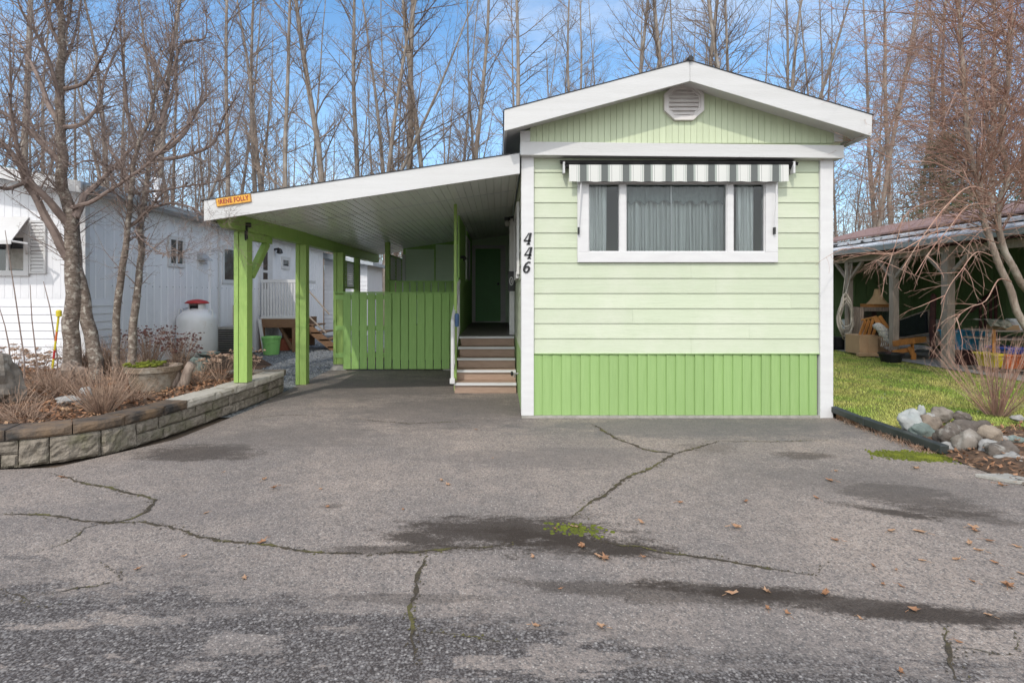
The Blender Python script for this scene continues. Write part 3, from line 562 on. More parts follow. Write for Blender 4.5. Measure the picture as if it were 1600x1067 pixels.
curtain(a1+.02,a1+.25,zb-.05,zt+.02,Y0+.17,.032,4,'linen','curtain',1); curtain(c1+.12,c2-.06,zb-.05,zt+.02,Y0+.16,.032,4,'linen','curtain',4)
curtain(b1-.03,b1+(b2-b1)*.5,zb-.05,zt+.02,Y0+.22,.03,8,'sheer','curtain',2); curtain(b1+(b2-b1)*.49,b2+.06,zb-.05,zt+.02,Y0+.24,.034,7,'sheer','curtain',3)
curtain(b1-.05,b2+.02,zt-.24,zt+.02,Y0+.15,.012,8,'linendark','curtain_valance',5,scal=.06)
mb = MB(); mb.box(b1+(b2-b1)*.475, b1+(b2-b1)*.487, Y0+.10, Y0+.11, zb, zt); mb.build('curtain_wand', M['white'], home)
# retracted awning over the window
aw = MB(); ax0, ax1 = P(876,0,6.38).x, P(1245,0,6.38).x; az = P(0,250,6.4).z
aw.hexa([(ax0,6.36,az-.055),(ax1,6.36,az-.055-.02),(ax1,6.46,az-.03),(ax0,6.46,az-.03)],[(ax0,6.34,az-.028),(ax1,6.34,az-.045),(ax1,6.46,az+.012),(ax0,6.46,az+.012)])
aw.tube([(ax0+.03,6.40,az-.075),(ax1-.03,6.40,az-.08)], .03, 10)
awo = aw.build('awning', M['black'], home)
mb = MB(); vs=[]; vx0, vx1 = P(889,0,6.34).x, P(1232,0,6.34).x; n_=180; zt2 = P(0,258,6.34).z; zb2 = P(0,284,6.34).z
for i in range(n_+1):
    x = vx0+(vx1-vx0)*i/n_; w_ = .004*sin(i*.35)
    vs += [(x,6.335+w_,zb2+.003*sin(i*.5)),(x,6.335,zt2)]
mb.add(vs,[(2*i,2*i+2,2*i+3,2*i+1) for i in range(n_)])
mb.add([(vx0,6.335,zt2),(vx1,6.335,zt2),(vx1,6.44,zt2+.03),(vx0,6.44,zt2+.03)],[(0,1,2,3)]); mb.build('canvas', M['awning'], awo)
for px in (904,1210):
    p1 = P(px+4*(1 if px>1000 else 1),285,6.37); p2 = P(px,362,6.42); mb = MB(); mb.tube([p1,p2],.009,6); mb.build('arm', M['white'], awo)
    mb = MB(); mb.box(p2.x-.01,p2.x+.01,6.405,6.44,p2.z-.03,p2.z+.05); mb.build('arm_bracket', M['black'], awo)
for px in (881,1240):
    p1 = P(px,262,6.36); mb = MB(); mb.box(p1.x-.012,p1.x+.012,6.34,6.44,p1.z-.07,p1.z+.07); mb.build('end_bracket', M['whitepeel'], awo, .003)
# text helper
def text_mesh(s, size, depth, shear=0, off=0):
    cu = bpy.data.curves.new('t','FONT'); cu.body = s; cu.size = size; cu.extrude = depth; cu.shear = shear; cu.offset = off; cu.align_x = 'CENTER'; cu.align_y = 'CENTER'; cu.space_character = 1.12
    to = bpy.data.objects.new('t', cu); COL.objects.link(to); dg = bpy.context.evaluated_depsgraph_get(); me = bpy.data.meshes.new_from_object(to.evaluated_get(dg))
    bpy.data.objects.remove(to); return me
def digit(strokes, c, h, name='house_number'):
    mb = MB()
    for st in strokes:
        pts = [(c.x+(x+.22*y)*h, Y0-.049-.003*(k%2), c.z+y*h) for k,(x,y,w) in enumerate(st)]
        w0 = st[0][2]
        for i in range(len(st)-1):
            a = Vector(pts[i]); b = Vector(pts[i+1]); d=(b-a).normalized(); nrm=Vector((-d.z,0,d.x)); wa=st[i][2]*h/2; wb=st[i+1][2]*h/2; y=-.0
            A=[a-nrm*wa-d*wa*.3,b-nrm*wb+d*wb*.3,b+nrm*wb+d*wb*.3,a+nrm*wa-d*wa*.3]
            mb.hexa([(q.x,Y0-.054-.0004*i,q.z) for q in A][:2]+[(q.x,Y0-.046,q.z) for q in A[:2]][::-1], [(q.x,Y0-.054-.0004*i,q.z) for q in (A[3],A[2])]+[(q.x,Y0-.046,q.z) for q in (A[2],A[3])])
    return mb.build(name, M['black'], home)
four = [[(.0,.5,.09),(-.12,.18,.08),(-.28,-.17,.1)],[(-.3,-.17,.12),(.3,-.17,.14)],[(.17,.5,.2),(.17,-.46,.2)],[(.02,-.47,.09),(.33,-.47,.09)]]
six = [[(.2,.42,.16),(.02,.46,.12),(-.14,.3,.16),(-.22,.0,.2),(-.2,-.26,.2),(-.06,-.44,.14),(.1,-.44,.14),(.22,-.26,.18),(.22,-.06,.18),(.1,.07,.13),(-.06,.04,.12),(-.18,-.08,.12)]]
for st, px, py in ((four,824,374),(four,825,396),(six,823,418)): digit(st, P(px,py,Y0), .135)
# ------------------------------------------------------------------ carport
cp = thing('carport', 'green posted carport with white fascia and white ribbed metal ceiling', 'carport', (-1.9, 8, 0))
RXL, RXR = -3.53, .22
fl = [P(320,314,6.4), P(320,346,6.4)]; frr = [P(812,240,6.4), P(812,272,6.4)]
mb = MB(); mb.prism([(fl[1].x,fl[1].z),(frr[1].x,frr[1].z),(frr[0].x,frr[0].z),(fl[0].x,fl[0].z)], 6.38, 6.42); mb.build('fascia', M['fascia'], cp, .003)
sl = (frr[0].z-fl[0].z)/(frr[0].x-fl[0].x)
def zc(x): return fl[1].z+.10+(x-fl[1].x)*sl     # ceiling underside
mb = MB(); t=.008
mb.prism([(fl[0].x-.03,fl[0].z-.003),(frr[0].x,frr[0].z+.001),(frr[0].x,frr[0].z+t),(fl[0].x-.03,fl[0].z+t-.004)], 6.37, 14.1); mb.build('roof', M['roofing'], cp)
mb = MB(); mb.hexa([(fl[1].x-.0,6.421,fl[1].z),(fl[1].x+.035,6.421,fl[1].z),(fl[1].x+.035,14.1,fl[1].z),(fl[1].x,14.1,fl[1].z)], [(fl[0].x,6.421,fl[0].z-.006),(fl[0].x+.035,6.421,fl[0].z-.006),(fl[0].x+.035,14.1,fl[0].z-.006),(fl[0].x,14.1,fl[0].z-.006)]); mb.build('side_fascia', M['fascia'], cp)
mb = MB(); x = fl[1].x+.04; w=.1; poly=[]
vs=[]; fs=[]
while x < RXR+.03:
    for dx, dz in ((0,0),(w*.84,0),(w*.87,.022),(w*.97,.022)):
        xx = min(x+dx, RXR+.03); vs += [(xx,6.425,zc(xx)+dz),(xx,14.0,zc(xx)+dz)]
    x += w
mb.add(vs,[(2*i,2*i+2,2*i+3,2*i+1) for i in range(len(vs)//2-1)]); mb.build('ceiling_panel', M['soffit'], cp)
mb = MB()
for y in (7.9,9.3,10.7,12.1):
    x = fl[1].x+.1
    while x < RXR: mb.tube([(x,y,zc(x)-.001),(x,y,zc(x)-.007)], .008, 6); x += .1
    mb.hexa([(fl[1].x+.04,y-.006,zc(fl[1].x+.04)-.004),(RXR,y-.006,zc(RXR)-.004),(RXR,y+.006,zc(RXR)-.004),(fl[1].x+.04,y+.006,zc(fl[1].x+.04)-.004)],[(fl[1].x+.04,y-.006,zc(fl[1].x+.04)+.001),(RXR,y-.006,zc(RXR)+.001),(RXR,y+.006,zc(RXR)+.001),(fl[1].x+.04,y+.006,zc(fl[1].x+.04)+.001)])
mb.build('ceiling_seam', M['metalroof'], cp)
# posts
p1 = P(380,0,7.05); p1x = p1.x
posts = [(p1x,7.05,.335,.168),(-3.25,8.88,0,.168),(-3.14,10.57,.12,.19),(-3.2,12.1,0,.12)]
zb_ = 2.30
for x,y,z,w in posts:
    mb = MB()
    if w > .16:
        mb.box(x-w/2,x-w/2+w*.34,y-w/2,y+w/2,z,zb_+(.0)); mb.box(x-w/2+w*.34+.003,x+w/2,y-w/2+.012,y+w/2-.004,z,zb_)
    else: mb.box(x-w/2,x+w/2,y-w/2,y+w/2,z,zb_)
    mb.build('post', M['green'], cp, .004)
mb = MB()
def beamseg(a,b,w,h,z): mb.hexa([(a[0]-w/2,a[1],z),(a[0]+w/2,a[1],z),(b[0]+w/2,b[1],z),(b[0]-w/2,b[1],z)],[(a[0]-w/2,a[1],z+h),(a[0]+w/2,a[1],z+h),(b[0]+w/2,b[1],z+h),(b[0]-w/2,b[1],z+h)])
a = (p1x,6.56); b=(-3.25,8.9)
w=.14
mb.add([(a[0]-w/2,6.46,zb_+.1),(a[0]+w/2,6.46,zb_+.1),(a[0]+w/2,6.46,zb_+.2),(a[0]-w/2,6.46,zb_+.2),(a[0]-w/2,6.62,zb_),(a[0]+w/2,6.62,zb_),(-3.25-w/2,8.9,zb_),(-3.25+w/2,8.9,zb_),(-3.25-w/2,8.9,zb_+.2),(-3.25+w/2,8.9,zb_+.2)],
 [(0,1,2,3),(0,4,5,1),(4,6,7,5),(3,2,9,8),(1,5,7,9,2),(0,3,8,6,4),(6,8,9,7)])
mb.build('beam', M['green'], cp, .004)
mb = MB(); beamseg((-3.25,8.901),(-3.2,14.0),.13,.19,zb_+.003); mb.build('beam', M['green'], cp, .004)
mb = MB(); a = Vector((p1x+.045,7.16,1.72)); b = Vector((-3.30,7.62,2.2)); mb.bar(a, b, .085, .085); mb.box(p1x-.04,p1x+.055,7.14,7.2,1.55,1.78); mb.bar((p1x+.03,7.15,2.25),(-3.3,7.72,2.25),.09,.1); mb.build('brace', M['green'], cp, .004)
mb = MB(); q = P(385,352,6.95); mb.box(q.x-.06,q.x+.06,6.93,6.962,q.z-.03,q.z+.03); mb.box(q.x-.015,q.x+.015,6.93,6.962,q.z-.18,q.z-.03); mb.tube([(q.x,6.935,q.z-.1),(q.x,6.92,q.z-.14),(q.x,6.93,q.z-.2)],.01,6); mb.build('hook', M['black'], cp)
# side lattice beside fence
def lattice(mb, y0,y1,z0,z1,x, s=.085):
    t=.004; w=.012; H_=z1-z0; D=y1-y0
    for sg in (1,-1):
        c = -H_
        while c < D:
            u0,u1 = c, c+H_; v0,v1 = 0, H_
            if u0<0: v0=-u0; u0=0
            if u1>D: v1 = H_-(u1-D); u1=D
            if v1>v0+.01:
                A=(x+t*sg, y0+u0, z0+v0 if sg>0 else z1-v0); B=(x+t*sg,y0+u1,z0+v1 if sg>0 else z1-v1); mb.bar(A,B,.006,w*2,(0,0,1)) 
            c += s
def lat_panel(x, y0, y1, z0, z1, par, mat):
    mb = MB(); 
    for q in ((y0,y0+.04,z0,z1),(y1-.04,y1,z0,z1),(y0+.04,y1-.04,z0,z0+.035),(y0+.04,y1-.04,z1-.035,z1),((y0+y1)/2-.02,(y0+y1)/2+.02,z0+.035,z1-.035)): mb.box(x-.02,x+.02,*q)
    f = mb.build('lattice_frame', M['green'], par); mb = MB(); lattice(mb, y0+.03,y1-.03,z0+.02,z1-.02,x); mb.build('lattice', M[mat], f)
lat_panel(-3.24,10.72,12.0,1.6,2.19,cp,'white')
lat_panel(-2.42,11.78,13.3,1.77,2.36,cp,'white')
mb=MB(); mb.box(-2.48,-2.38,11.66,11.78,.76,zc(-2.43)); mb.build('post',M['green'],cp,.004)
# sign on fascia
ang = math.atan(sl); sc = P(365,313,6.37)
sg = thing('name_sign', 'small yellow hand painted name sign with red letters on the carport fascia', 'sign', tuple(sc))
def rotp(mb): mb.M = Matrix.Translation(sc) @ Matrix.Rotation(-ang,4,'Y'); return mb
mb = rotp(MB()); mb.box(-.207,.207,-.006,.012,-.05,.05); mb.build('board', M['signyellow'], sg, .003)
mb = rotp(MB()); 
for q in ((-.207,.207,-.05,-.045),(-.207,.207,.045,.05),(-.207,-.202,-.045,.045),(.202,.207,-.045,.045)): mb.box(q[0],q[1],-.0075,-.0061,q[2],q[3])
mb.build('border', M['wood'], sg)
for nm, mat, off, dy in (('lettering_outline','black',.0026,-.0072),('lettering','red',.0006,-.0084)):  # black outline painted around the red letters
    me = text_mesh('IRENE FOLLY', .076, .0004, 0, off); me.transform(Matrix.Scale(.74,4,(1,0,0)))
    me.transform(Matrix.Rotation(-ang,4,'Y') @ Matrix.Translation((0,dy,0)) @ Matrix.Rotation(pi/2,4,'X')); me.materials.append(M[mat])
    o = bpy.data.objects.new(nm, me); COL.objects.link(o); o.parent = sg
# ------------------------------------------------------------------ fence across the carport
fe = thing('board_fence', 'green vertical board fence closing the back of the carport', 'fence', (-2, 10.45, 0))
x = P(536,0,10.45).x; xe = P(703,0,10.45).x; mb = MB(); w = (xe-x)/13
for i in range(13): mb.box(x+.003, x+w-(.018 if 2<=i<=5 else .010), 10.45, 10.472, .03, 1.5+r.uniform(-.002,.002)); x += w
mb.build('fence_boards', M['fence'], fe, .002)
mb = MB(); 
for z0,z1 in ((.25,.34),(.78,.87),(1.38,1.47)): mb.box(-3.2,-.84,10.473,10.51,z0,z1)
mb.build('rail', M['fence'], fe)
mb = MB(); mb.box(-3.2,-.84,10.43,10.52,1.502,1.53); mb.build('top_rail', M['fence'], fe, .003)
mb=MB(); mb.box(-.955,-.845,10.44,10.55,.14,1.50); mb.build('fence_post', M['fence'], fe, .003)
for xx in (-3.14,-.93):
    mb = MB(); mb.hexa([(xx-.17,10.45,0),(xx+.17,10.45,0),(xx+.17,10.79,0),(xx-.17,10.79,0)],[(xx-.1,10.52,.125),(xx+.1,10.52,.125),(xx+.1,10.72,.125),(xx-.1,10.72,.125)]); mb.build('footing', M['concrete'], fe, .01)
# ------------------------------------------------------------------ porch
po = thing('porch', 'raised covered porch with green walls and dark green door behind the steps', 'porch', (-.3, 11, 0))
mb = MB(); y = 9.2
while y < 13.9: mb.box(-2.42 if y>11.7 else -.70,.24,y+.002,y+.138,.72,.76); y += .14
mb.build('deck_boards', M['deckfloor'], po)
mb = MB(); mb.box(-2.4,-.68,11.71,11.75,.05,.72); mb.build('deck_skirt', M['fence'], po)
mb = MB(); x=-2.4
while x < -.75: mb.box(x,x+.13,11.7,11.722,.7,1.74); x += .155
mb.box(-2.42,-.7,11.66,11.76,1.742,1.775); mb.build('deck_rail', M['fence'], po)
yw = 13.4; mb = MB(); z=.76
while z < 2.9:
    for x0,x1 in ((-2.33,-1.62),(-1.58,-.74)):
        zz1 = min(z+.18, zc(x0)-.02); 
        if zz1 > z: lapf(mb,x0,x1,z,zz1,yw)
    z += .18
mb.build('back_wall', M['porch_green'], po)
mb=MB(); mb.prism([(-2.4,.76),(-.7,.76),(-.7,zc(-.7)),(-2.4,zc(-2.4))],yw+.021,yw+.06); mb.box(-1.618,-1.582,yw-.03,yw+.02,.77,2.62); mb.build('wall_batten', M['fence'], po)
mb=MB(); mb.box(-2.42,-2.332,yw-.04,yw+.02,.77,2.47); mb.build('corner_trim', M['white'], po)
# partition left of the door corridor
mb=MB(); z=.77
XP=-.70
for z0,z1,y0,y1 in ((.77,zc(XP),11.8,13.9),(.77,1.77,9.25,11.8)): mb.box(XP-.03,XP,y0,y1,z0,z1-.003)
mb.box(XP-.03,XP,9.45,11.15,1.772,zc(XP)-.004); mb.build('partition_wall', M['fence'], po)
mb=MB(); mb.box(XP,XP+.03,11.2,11.3,1.8,2.7); mb.box(XP,XP+.03,12.4,12.5,1.8,2.7); mb.box(XP,XP+.03,11.3,12.4,2.6,2.7); mb.box(XP,XP+.03,11.3,12.4,1.8,1.88); mb.box(XP+.002,XP+.012,11.3,12.4,1.88,2.6); mb.build('side_window', M['white'], po)
yd = 13.85; dx0, dx1 = P(743,0,yd).x, P(782,0,yd).x; dzt = P(0,389,yd).z
mb = MB(); z=.76
while z < 3.0: lapf(mb,-.7,dx0-.08,z,z+.178,yd); lapf(mb,dx1+.12,XL+.0,z,z+.178,yd); z+=.18
z = dzt+.09
while z < 3.0: lapf(mb,dx0-.08,dx1+.12,z,z+.178,yd); z+=.18
mb.box(-.7,XL,yd+.03,yd+.06,.7,3.1); mb.build('end_wall', M['porch_green'], po)
mb = MB(); mb.box(dx0-.09,dx0,yd-.03,yd+.02,.76,dzt); mb.box(dx1,dx1+.13,yd-.03,yd+.02,.76,dzt); mb.box(dx0-.09,dx1+.13,yd-.035,yd+.02,dzt,dzt+.09); mb.box(dx0,dx1,yd-.03,yd+.02,.758,.785); mb.build('door_frame', M['white'], po, .003)
mb = MB(); mb.box(dx0,dx1,yd-.005,yd+.02,.785,dzt); W_=dx1-dx0
for cx_ in (.28,.72):
    for zz0,zz1 in ((.12,.75),(.88,1.42),(1.55,1.86)):
        ring(mb,[(dx0+W_*(cx_-.15),.785+zz0),(dx0+W_*(cx_+.15),.785+zz0),(dx0+W_*(cx_+.15),.785+zz1),(dx0+W_*(cx_-.15),.785+zz1)],[(dx0+W_*(cx_-.11),.785+zz0+.03),(dx0+W_*(cx_+.11),.785+zz0+.03),(dx0+W_*(cx_+.11),.785+zz1-.03),(dx0+W_*(cx_-.11),.785+zz1-.03)],yd-.014,yd-.005)
dr = mb.build('door', M['dgreen'], po); mb=MB(); mb.blob((dx1-.06,yd-.05,1.75),(.03,.03,.03),1,0); mb.build('handle', M['black'], dr, smooth=True)
mb=MB(); q=P(722,402,9.7); mb.tube([(XP,9.7,q.z),(XP+.06,9.7,q.z),(XP+.09,9.7,q.z-.05)],[.03,.03,.045],8); mb.build('wall_lamp', M['black'], po)
# stairs
st = thing('porch_steps', 'five brown steps with white nosings leading up to the porch', 'steps', (-.2, 8.04, 0))
sx0, sx1 = -.67, .255
for i in range(5):
    y = 8.06+.285*i; z1 = .152*(i+1); mb = MB(); mb.box(sx0+.012*0+(.012 if i else 0),sx1,y,y+.02,.152*i+.002,z1-.03); mb.build('riser', M['tread'], st)
    mb = MB(); mb.box(sx0+(.0 if i else 0),sx1,y+.001,y+(.30 if i<4 else .12),z1-.029,z1); mb.build('tread', M['tread'], st)
    mb = MB(); mb.box(sx0-.01,sx1+.002,y-.03,y,z1-.032,z1+.004); mb.box(sx0-.01,sx1+.002,y,y+.03,z1+.0005,z1+.004); mb.build('nosing', M['white'], st, .003)
mb = MB(); mb.add([(sx0,8.09,0),(sx0,9.3,0),(sx0,9.3,.7),(sx0,9.2,.7),(sx0,8.09,.1)],[(0,1,2,3,4)]); mb.build('stringer', M['tread'], st)
tp = MB(); tp.box(-.70,-.655,8.3,8.345,.0,zc(-.67)); tp.build('corner_post', M['green'], po, .003)
# white balustrade going up the steps
rl = thing('stair_railing', 'white balustrade climbing the left side of the brown steps', 'railing', (-.69, 8.1, 0))
mb=MB(); mb.bar((-.695,8.03,1.08),(-.695,9.35,1.72),.045,.05); mb.build('handrail', M['white'], rl, .004)
mb=MB(); mb.bar((-.695,8.03,.32),(-.695,9.35,.92),.035,.04); mb.build('bottom_rail', M['white'], rl)
for i in range(10):
    y=8.12+i*.13; f=(y-8.03)/1.32; mb=MB(); mb.box(-.71,-.68,y-.015,y+.015,.32+.6*f,1.07+.64*f); mb.build('baluster', M['white'], rl)
mb=MB(); mb.box(-.72,-.675,8.0,8.045,.16,1.1); mb.box(-.735,-.66,7.985,8.06,.152,.23); mb.build('newel', M['white'], rl, .004)
mb=MB(); q=P(714,500,7.97); mb.M=Matrix.Translation(q); 
mb.lathe([(.02,-.1),(.032,-.085),(.035,.07),(.028,.09),(.012,.1)],n=14); tag(mb.build('hanging_pouch', M['navy'], smooth=True), 'small blue pouch hanging on the white stair railing', 'pouch')
# side wall of the home: window, door trim, light, letter box, tap
mb=MB(); mb.box(XL-.035,XL,7.2,7.3,1.75,2.72); mb.box(XL-.035,XL,8.5,8.6,1.75,2.72); mb.box(XL-.035,XL,7.3,8.5,2.62,2.72); mb.box(XL-.04,XL,7.3,8.5,1.7,1.79); mb.box(XL-.02,XL-.01,7.3,8.5,1.79,2.62)
sw=mb.build('window', M['white'], home); mb=MB(); mb.box(XL-.026,XL-.021,7.32,8.48,1.8,2.6); mb.build('pane', M['darkglass'], sw)
mb=MB(); mb.box(XL-.09,XL,9.5,9.62,.77,2.86); mb.box(XL-.06,XL,10.5,10.6,.77,2.86); mb.box(XL-.06,XL,9.62,10.5,2.78,2.86); sd=mb.build('side_door', M['white'], home); mb=MB(); mb.box(XL-.02,XL-.012,9.62,10.5,.78,2.78); mb.build('door_panel', M['white'], sd)
q=P(800,343,9.3); mb=MB(); mb.box(XL-.03,XL,9.27,9.33,q.z-.03,q.z+.06); mb.tube([(XL-.02,9.3,q.z+.04),(XL-.1,9.3,q.z+.03)],.02,8); mb.tube([(XL-.13,9.3,q.z-.015),(XL-.13,9.3,q.z+.035)],.055,12); ll=mb.build('porch_light', M['black'], home)
mb=MB(); mb.lathe([(.02,-.1),(.04,-.08),(.045,-.03),(.03,.0)],(XL-.13,9.3,q.z-.02),12); mb.build('globe', M['rockpale'], ll, smooth=True)
q0=P(794,424,9.2); q1=P(805,455,9.2); mb=MB(); mb.box(q0.x,XL-.0,9.16,9.28,q1.z,q0.z); mbx=tag(mb.build('mailbox', M['black'], bevel=.008), 'black letter box with a white oval badge beside the porch steps', 'mailbox')
mb=MB(); cx_,cz_=(q0.x+XL)/2-.005,(q0.z+q1.z)/2
ring(mb,[(cx_+.034*cos(t*pi/10),cz_+.075*sin(t*pi/10)) for t in range(20)],[(cx_+.022*cos(t*pi/10),cz_+.058*sin(t*pi/10)) for t in range(20)],9.155,9.16); mb.box(cx_-.006,cx_+.006,9.155,9.16,cz_-.03,cz_+.03); o=mb.build('badge', M['white'], mbx)
mb=MB(); mb.tube([(XL,7.6,.36),(XL-.07,7.6,.36)],.014,8); mb.tube([(XL-.05,7.6,.36),(XL-.06,7.6,.31)],.012,8); tp=mb.build('water_tap', M['rockpale'], home); mb=MB(); mb.blob((XL-.09,7.6,.36),(.02,.035,.035),1,0,8,6); mb.build('tap_handle', M['black'], tp)
# ------------------------------------------------------------------ retaining wall + planting bed
rw = thing('retaining_wall', 'low curved retaining wall of rough stone blocks edging the garden bed', 'wall', (-3.5, 6, 0))
base = [(-9.0,4.35),(-5.6,4.40),(-4.9,4.44),(-4.22,4.55),(-3.93,4.69),(-3.64,4.93),(-3.53,5.24),(-3.42,5.73),(-3.36,6.3),(-3.32,6.8),(-3.28,7.25),(-3.26,8.13)]
def smooth_path(p, it=2):
    for _ in range(it):
        q=[p[0]]
        for a,b in zip(p,p[1:]): q += [(a[0]*.75+b[0]*.25,a[1]*.75+b[1]*.25),(a[0]*.25+b[0]*.75,a[1]*.25+b[1]*.75)]
        q.append(p[-1]); p=q
    return p
path = smooth_path(base)
cum=[0]
for a,b in zip(path,path[1:]): cum.append(cum[-1]+math.hypot(b[0]-a[0],b[1]-a[1]))
def at(s):
    s=max(0,min(cum[-1]-1e-6,s))
    for i in range(len(cum)-1):
        if cum[i+1]>=s: break
    t=(s-cum[i])/(cum[i+1]-cum[i]); a,b=path[i],path[i+1]; d=Vector((b[0]-a[0],b[1]-a[1])).normalized()
    return Vector((a[0]+(b[0]-a[0])*t,a[1]+(b[1]-a[1])*t)), Vector((-d.y,d.x))   # normal points into the bed (left side of travel)
def rblock(mb, s0, s1, z0, z1, dep, proud, rough, nx=8, nz=5, seed=0, toprough=.004):
    # front face grid + top + ends
    vs=[]; g=.004
    for j in range(nz+1):
        for i in range(nx+1):
            u=s0+g+(s1-s0-2*g)*i/nx; v=z0+g*.5+(z1-z0-g)*j/nz; p,nr=at(u)
            e = 1 if 0<i<nx and 0<j<nz else 0
            k = proud+rough*(mnoise.noise(Vector((u*14,v*14,seed)))+.7*mnoise.noise(Vector((u*35,v*35,seed))))+ (.008*e) - (.010 if not e else 0)
            vs.append((p.x-nr.x*k,p.y-nr.y*k,v))
    fs=[(j*(nx+1)+i,j*(nx+1)+i+1,(j+1)*(nx+1)+i+1,(j+1)*(nx+1)+i) for j in range(nz) for i in range(nx)]
    o=len(vs); top=nz*(nx+1)
    for i in range(nx+1):
        u=s0+g+(s1-s0-2*g)*i/nx; p,nr=at(u); vs.append((p.x+nr.x*dep,p.y+nr.y*dep,z1-g*.5+toprough*mnoise.noise(Vector((u*9,dep,seed)))))
    fs+=[(top+i,top+i+1,o+i+1,o+i) for i in range(nx)]
    b0=len(vs)
    for u in (s0+g,s1-g): p,nr=at(u); vs.append((p.x+nr.x*dep,p.y+nr.y*dep,z0))
    fs+=[tuple([j*(nx+1) for j in range(nz,-1,-1)]+[b0,o]), tuple([j*(nx+1)+nx for j in range(nz+1)]+[o+nx,b0+1])]
    mb.add(vs,fs)
r = random.Random(21); stot=cum[-1]
def s_of(px, py):
    g=G(px,py); return min(((g.x-at(s/100)[0].x)**2+(g.y-at(s/100)[0].y)**2, s/100) for s in range(int(stot*100)))[1]
sA, sB, sC, sD, sE = s_of(26,731), s_of(77,725), s_of(160,712), s_of(215,697), s_of(392,635)
mb=MB()
for z0,z1 in ((0,.115),(.115,.235)):     # small courses far left and right
    for a,b_ in ((0,sA),(sD,stot)):
        s=a
        while s<b_-.02:
            l=min(r.uniform(.2,.34),b_-s); l = b_-s if b_-s-l<.1 else l; rblock(mb,s,s+l,z0,z1-.003,.2,.0,.012,8,5,r.random()*90); s+=l
for a,b_ in ((sA,sB),(sB,sC),(sC,sD)): rblock(mb,a,b_,0,.232,.2,.008,.02,14,9,r.random()*90)
mb.build('block_course', M['block'], rw)
for a,b_,mt,nm in ((0,s_of(296,672),'capdark','dark_capstone'),(s_of(296,672),stot,'cap','pale_capstone')):
    mb=MB(); s=a
    while s<b_-.02:
        l=min(r.uniform(.38,.52),b_-s); l = b_-s if b_-s-l<.15 else l; rblock(mb,s,s+l,.236,.328+r.uniform(-.004,.004),.26,.018,.007,8,4,r.random()*90,.003); s+=l
    o=mb.build(nm, M[mt], rw)
mb=MB(); 
for k in range(2):
    for i in range(3): mb.box(-3.3-.24*(i+1)+.003,-3.3-.24*i-.003,8.1,8.25,.0+.117*k,.115+.117*k)
mb.box(-4.1,-3.28,8.04,8.28,.236,.328); mb.build('return_course', M['block'], rw, .01)
# soil
def inside(x,y):
    best=min(((x-p[0])**2+(y-p[1])**2,i) for i,p in enumerate(path))[1]
    i=min(best,len(path)-2); a,b=path[i],path[i+1]; d=Vector((b[0]-a[0],b[1]-a[1])).normalized(); return (x-a[0])*(-d.y)+(y-a[1])*d.x
def bed_z(x,y):
    return .285+.05*mnoise.noise(Vector((x*1.2,y*1.2,0)))+.02*mnoise.noise(Vector((x*5,y*5,0)))+.10*max(0,min(1,(-4.6-x)/1.5))*max(0,min(1,(y-5.2)/1))
mb=grid(-9.0,-3.2,4.3,8.3,70,50,bed_z); keep=[]
for f in mb.f:
    c=[sum(mb.v[i][k] for i in f)/4 for k in (0,1)]
    if inside(*c)>.09: keep.append(f)
mb.f=keep; mb.mi=[0]*len(keep); tag(mb.build('garden_soil', M['soil']), kind='structure')
mb=grid(-6.2,-4.7,8.3,11.3,20,30,lambda x,y: .26+.03*mnoise.noise(Vector((x*3,y*3,0)))-.3*max(0,(x+5.2)/.5)); tag(mb.build('garden_bank', M['soil']), kind='structure')
# litter
mb=MB(); r=random.Random(31)
for i in range(9000):
    x=r.uniform(-7.6,-3.45); y=4.6+r.random()**1.1*3.7
    if inside(x,y)<.24: continue
    if mnoise.noise(Vector((x*1.5,y*1.5,5)))<-.28 or (y<5.1 and r.random()<.6): continue
    z=bed_z(x,y)+r.uniform(.004,.03); s=r.uniform(.012,.034); a=r.random()*6.28; c,d=cos(a)*s,sin(a)*s; t=r.uniform(-.018,.018); u=r.uniform(-.015,.02)
    mb.add([(x+c,y+d,z+t),(x-d*.55,y+c*.55,z+u),(x-c,y-d,z-t+.01),(x+d*.55,y-c*.55,z+.004)],[(0,1,2),(0,2,3)])
tag(mb.build('leaf_litter', M['leaf']), 'brown dead leaves covering the raised garden bed', 'leaves', kind='stuff')
mb=MB()
for i in range(1300):
    x=r.uniform(4.0,6.2); y=r.uniform(4.1,5.75)
    z=.02+.08*max(0,min(1,(x-4.06)/.25))*max(0,min(1,(y-4.15)/.2))+r.uniform(0,.02); s=r.uniform(.012,.03); a=r.random()*6.28; c,d=cos(a)*s,sin(a)*s; t=r.uniform(-.015,.015)
    mb.add([(x+c,y+d,z+t),(x-d*.55,y+c*.55,z),(x-c,y-d,z-t+.01),(x+d*.55,y-c*.55,z+.004)],[(0,1,2),(0,2,3)])
for i in range(420):
    t=r.random(); x=4.02+t*.15+r.gauss(0,.04); y=5.0+r.random()*1.4; s=r.uniform(.01,.025); z=r.uniform(.005,.03); a=r.random()*6.28; c,d=cos(a)*s,sin(a)*s
    mb.add([(x+c,y+d,z),(x-d*.5,y+c*.5,z+.01),(x-c,y-d,z+.005),(x+d*.5,y-c*.5,z)],[(0,1,2),(0,2,3)])
tag(mb.build('leaf_mulch', M['leaf']), 'brown dead leaves around the rocks at the drive edge', 'leaves', kind='stuff')
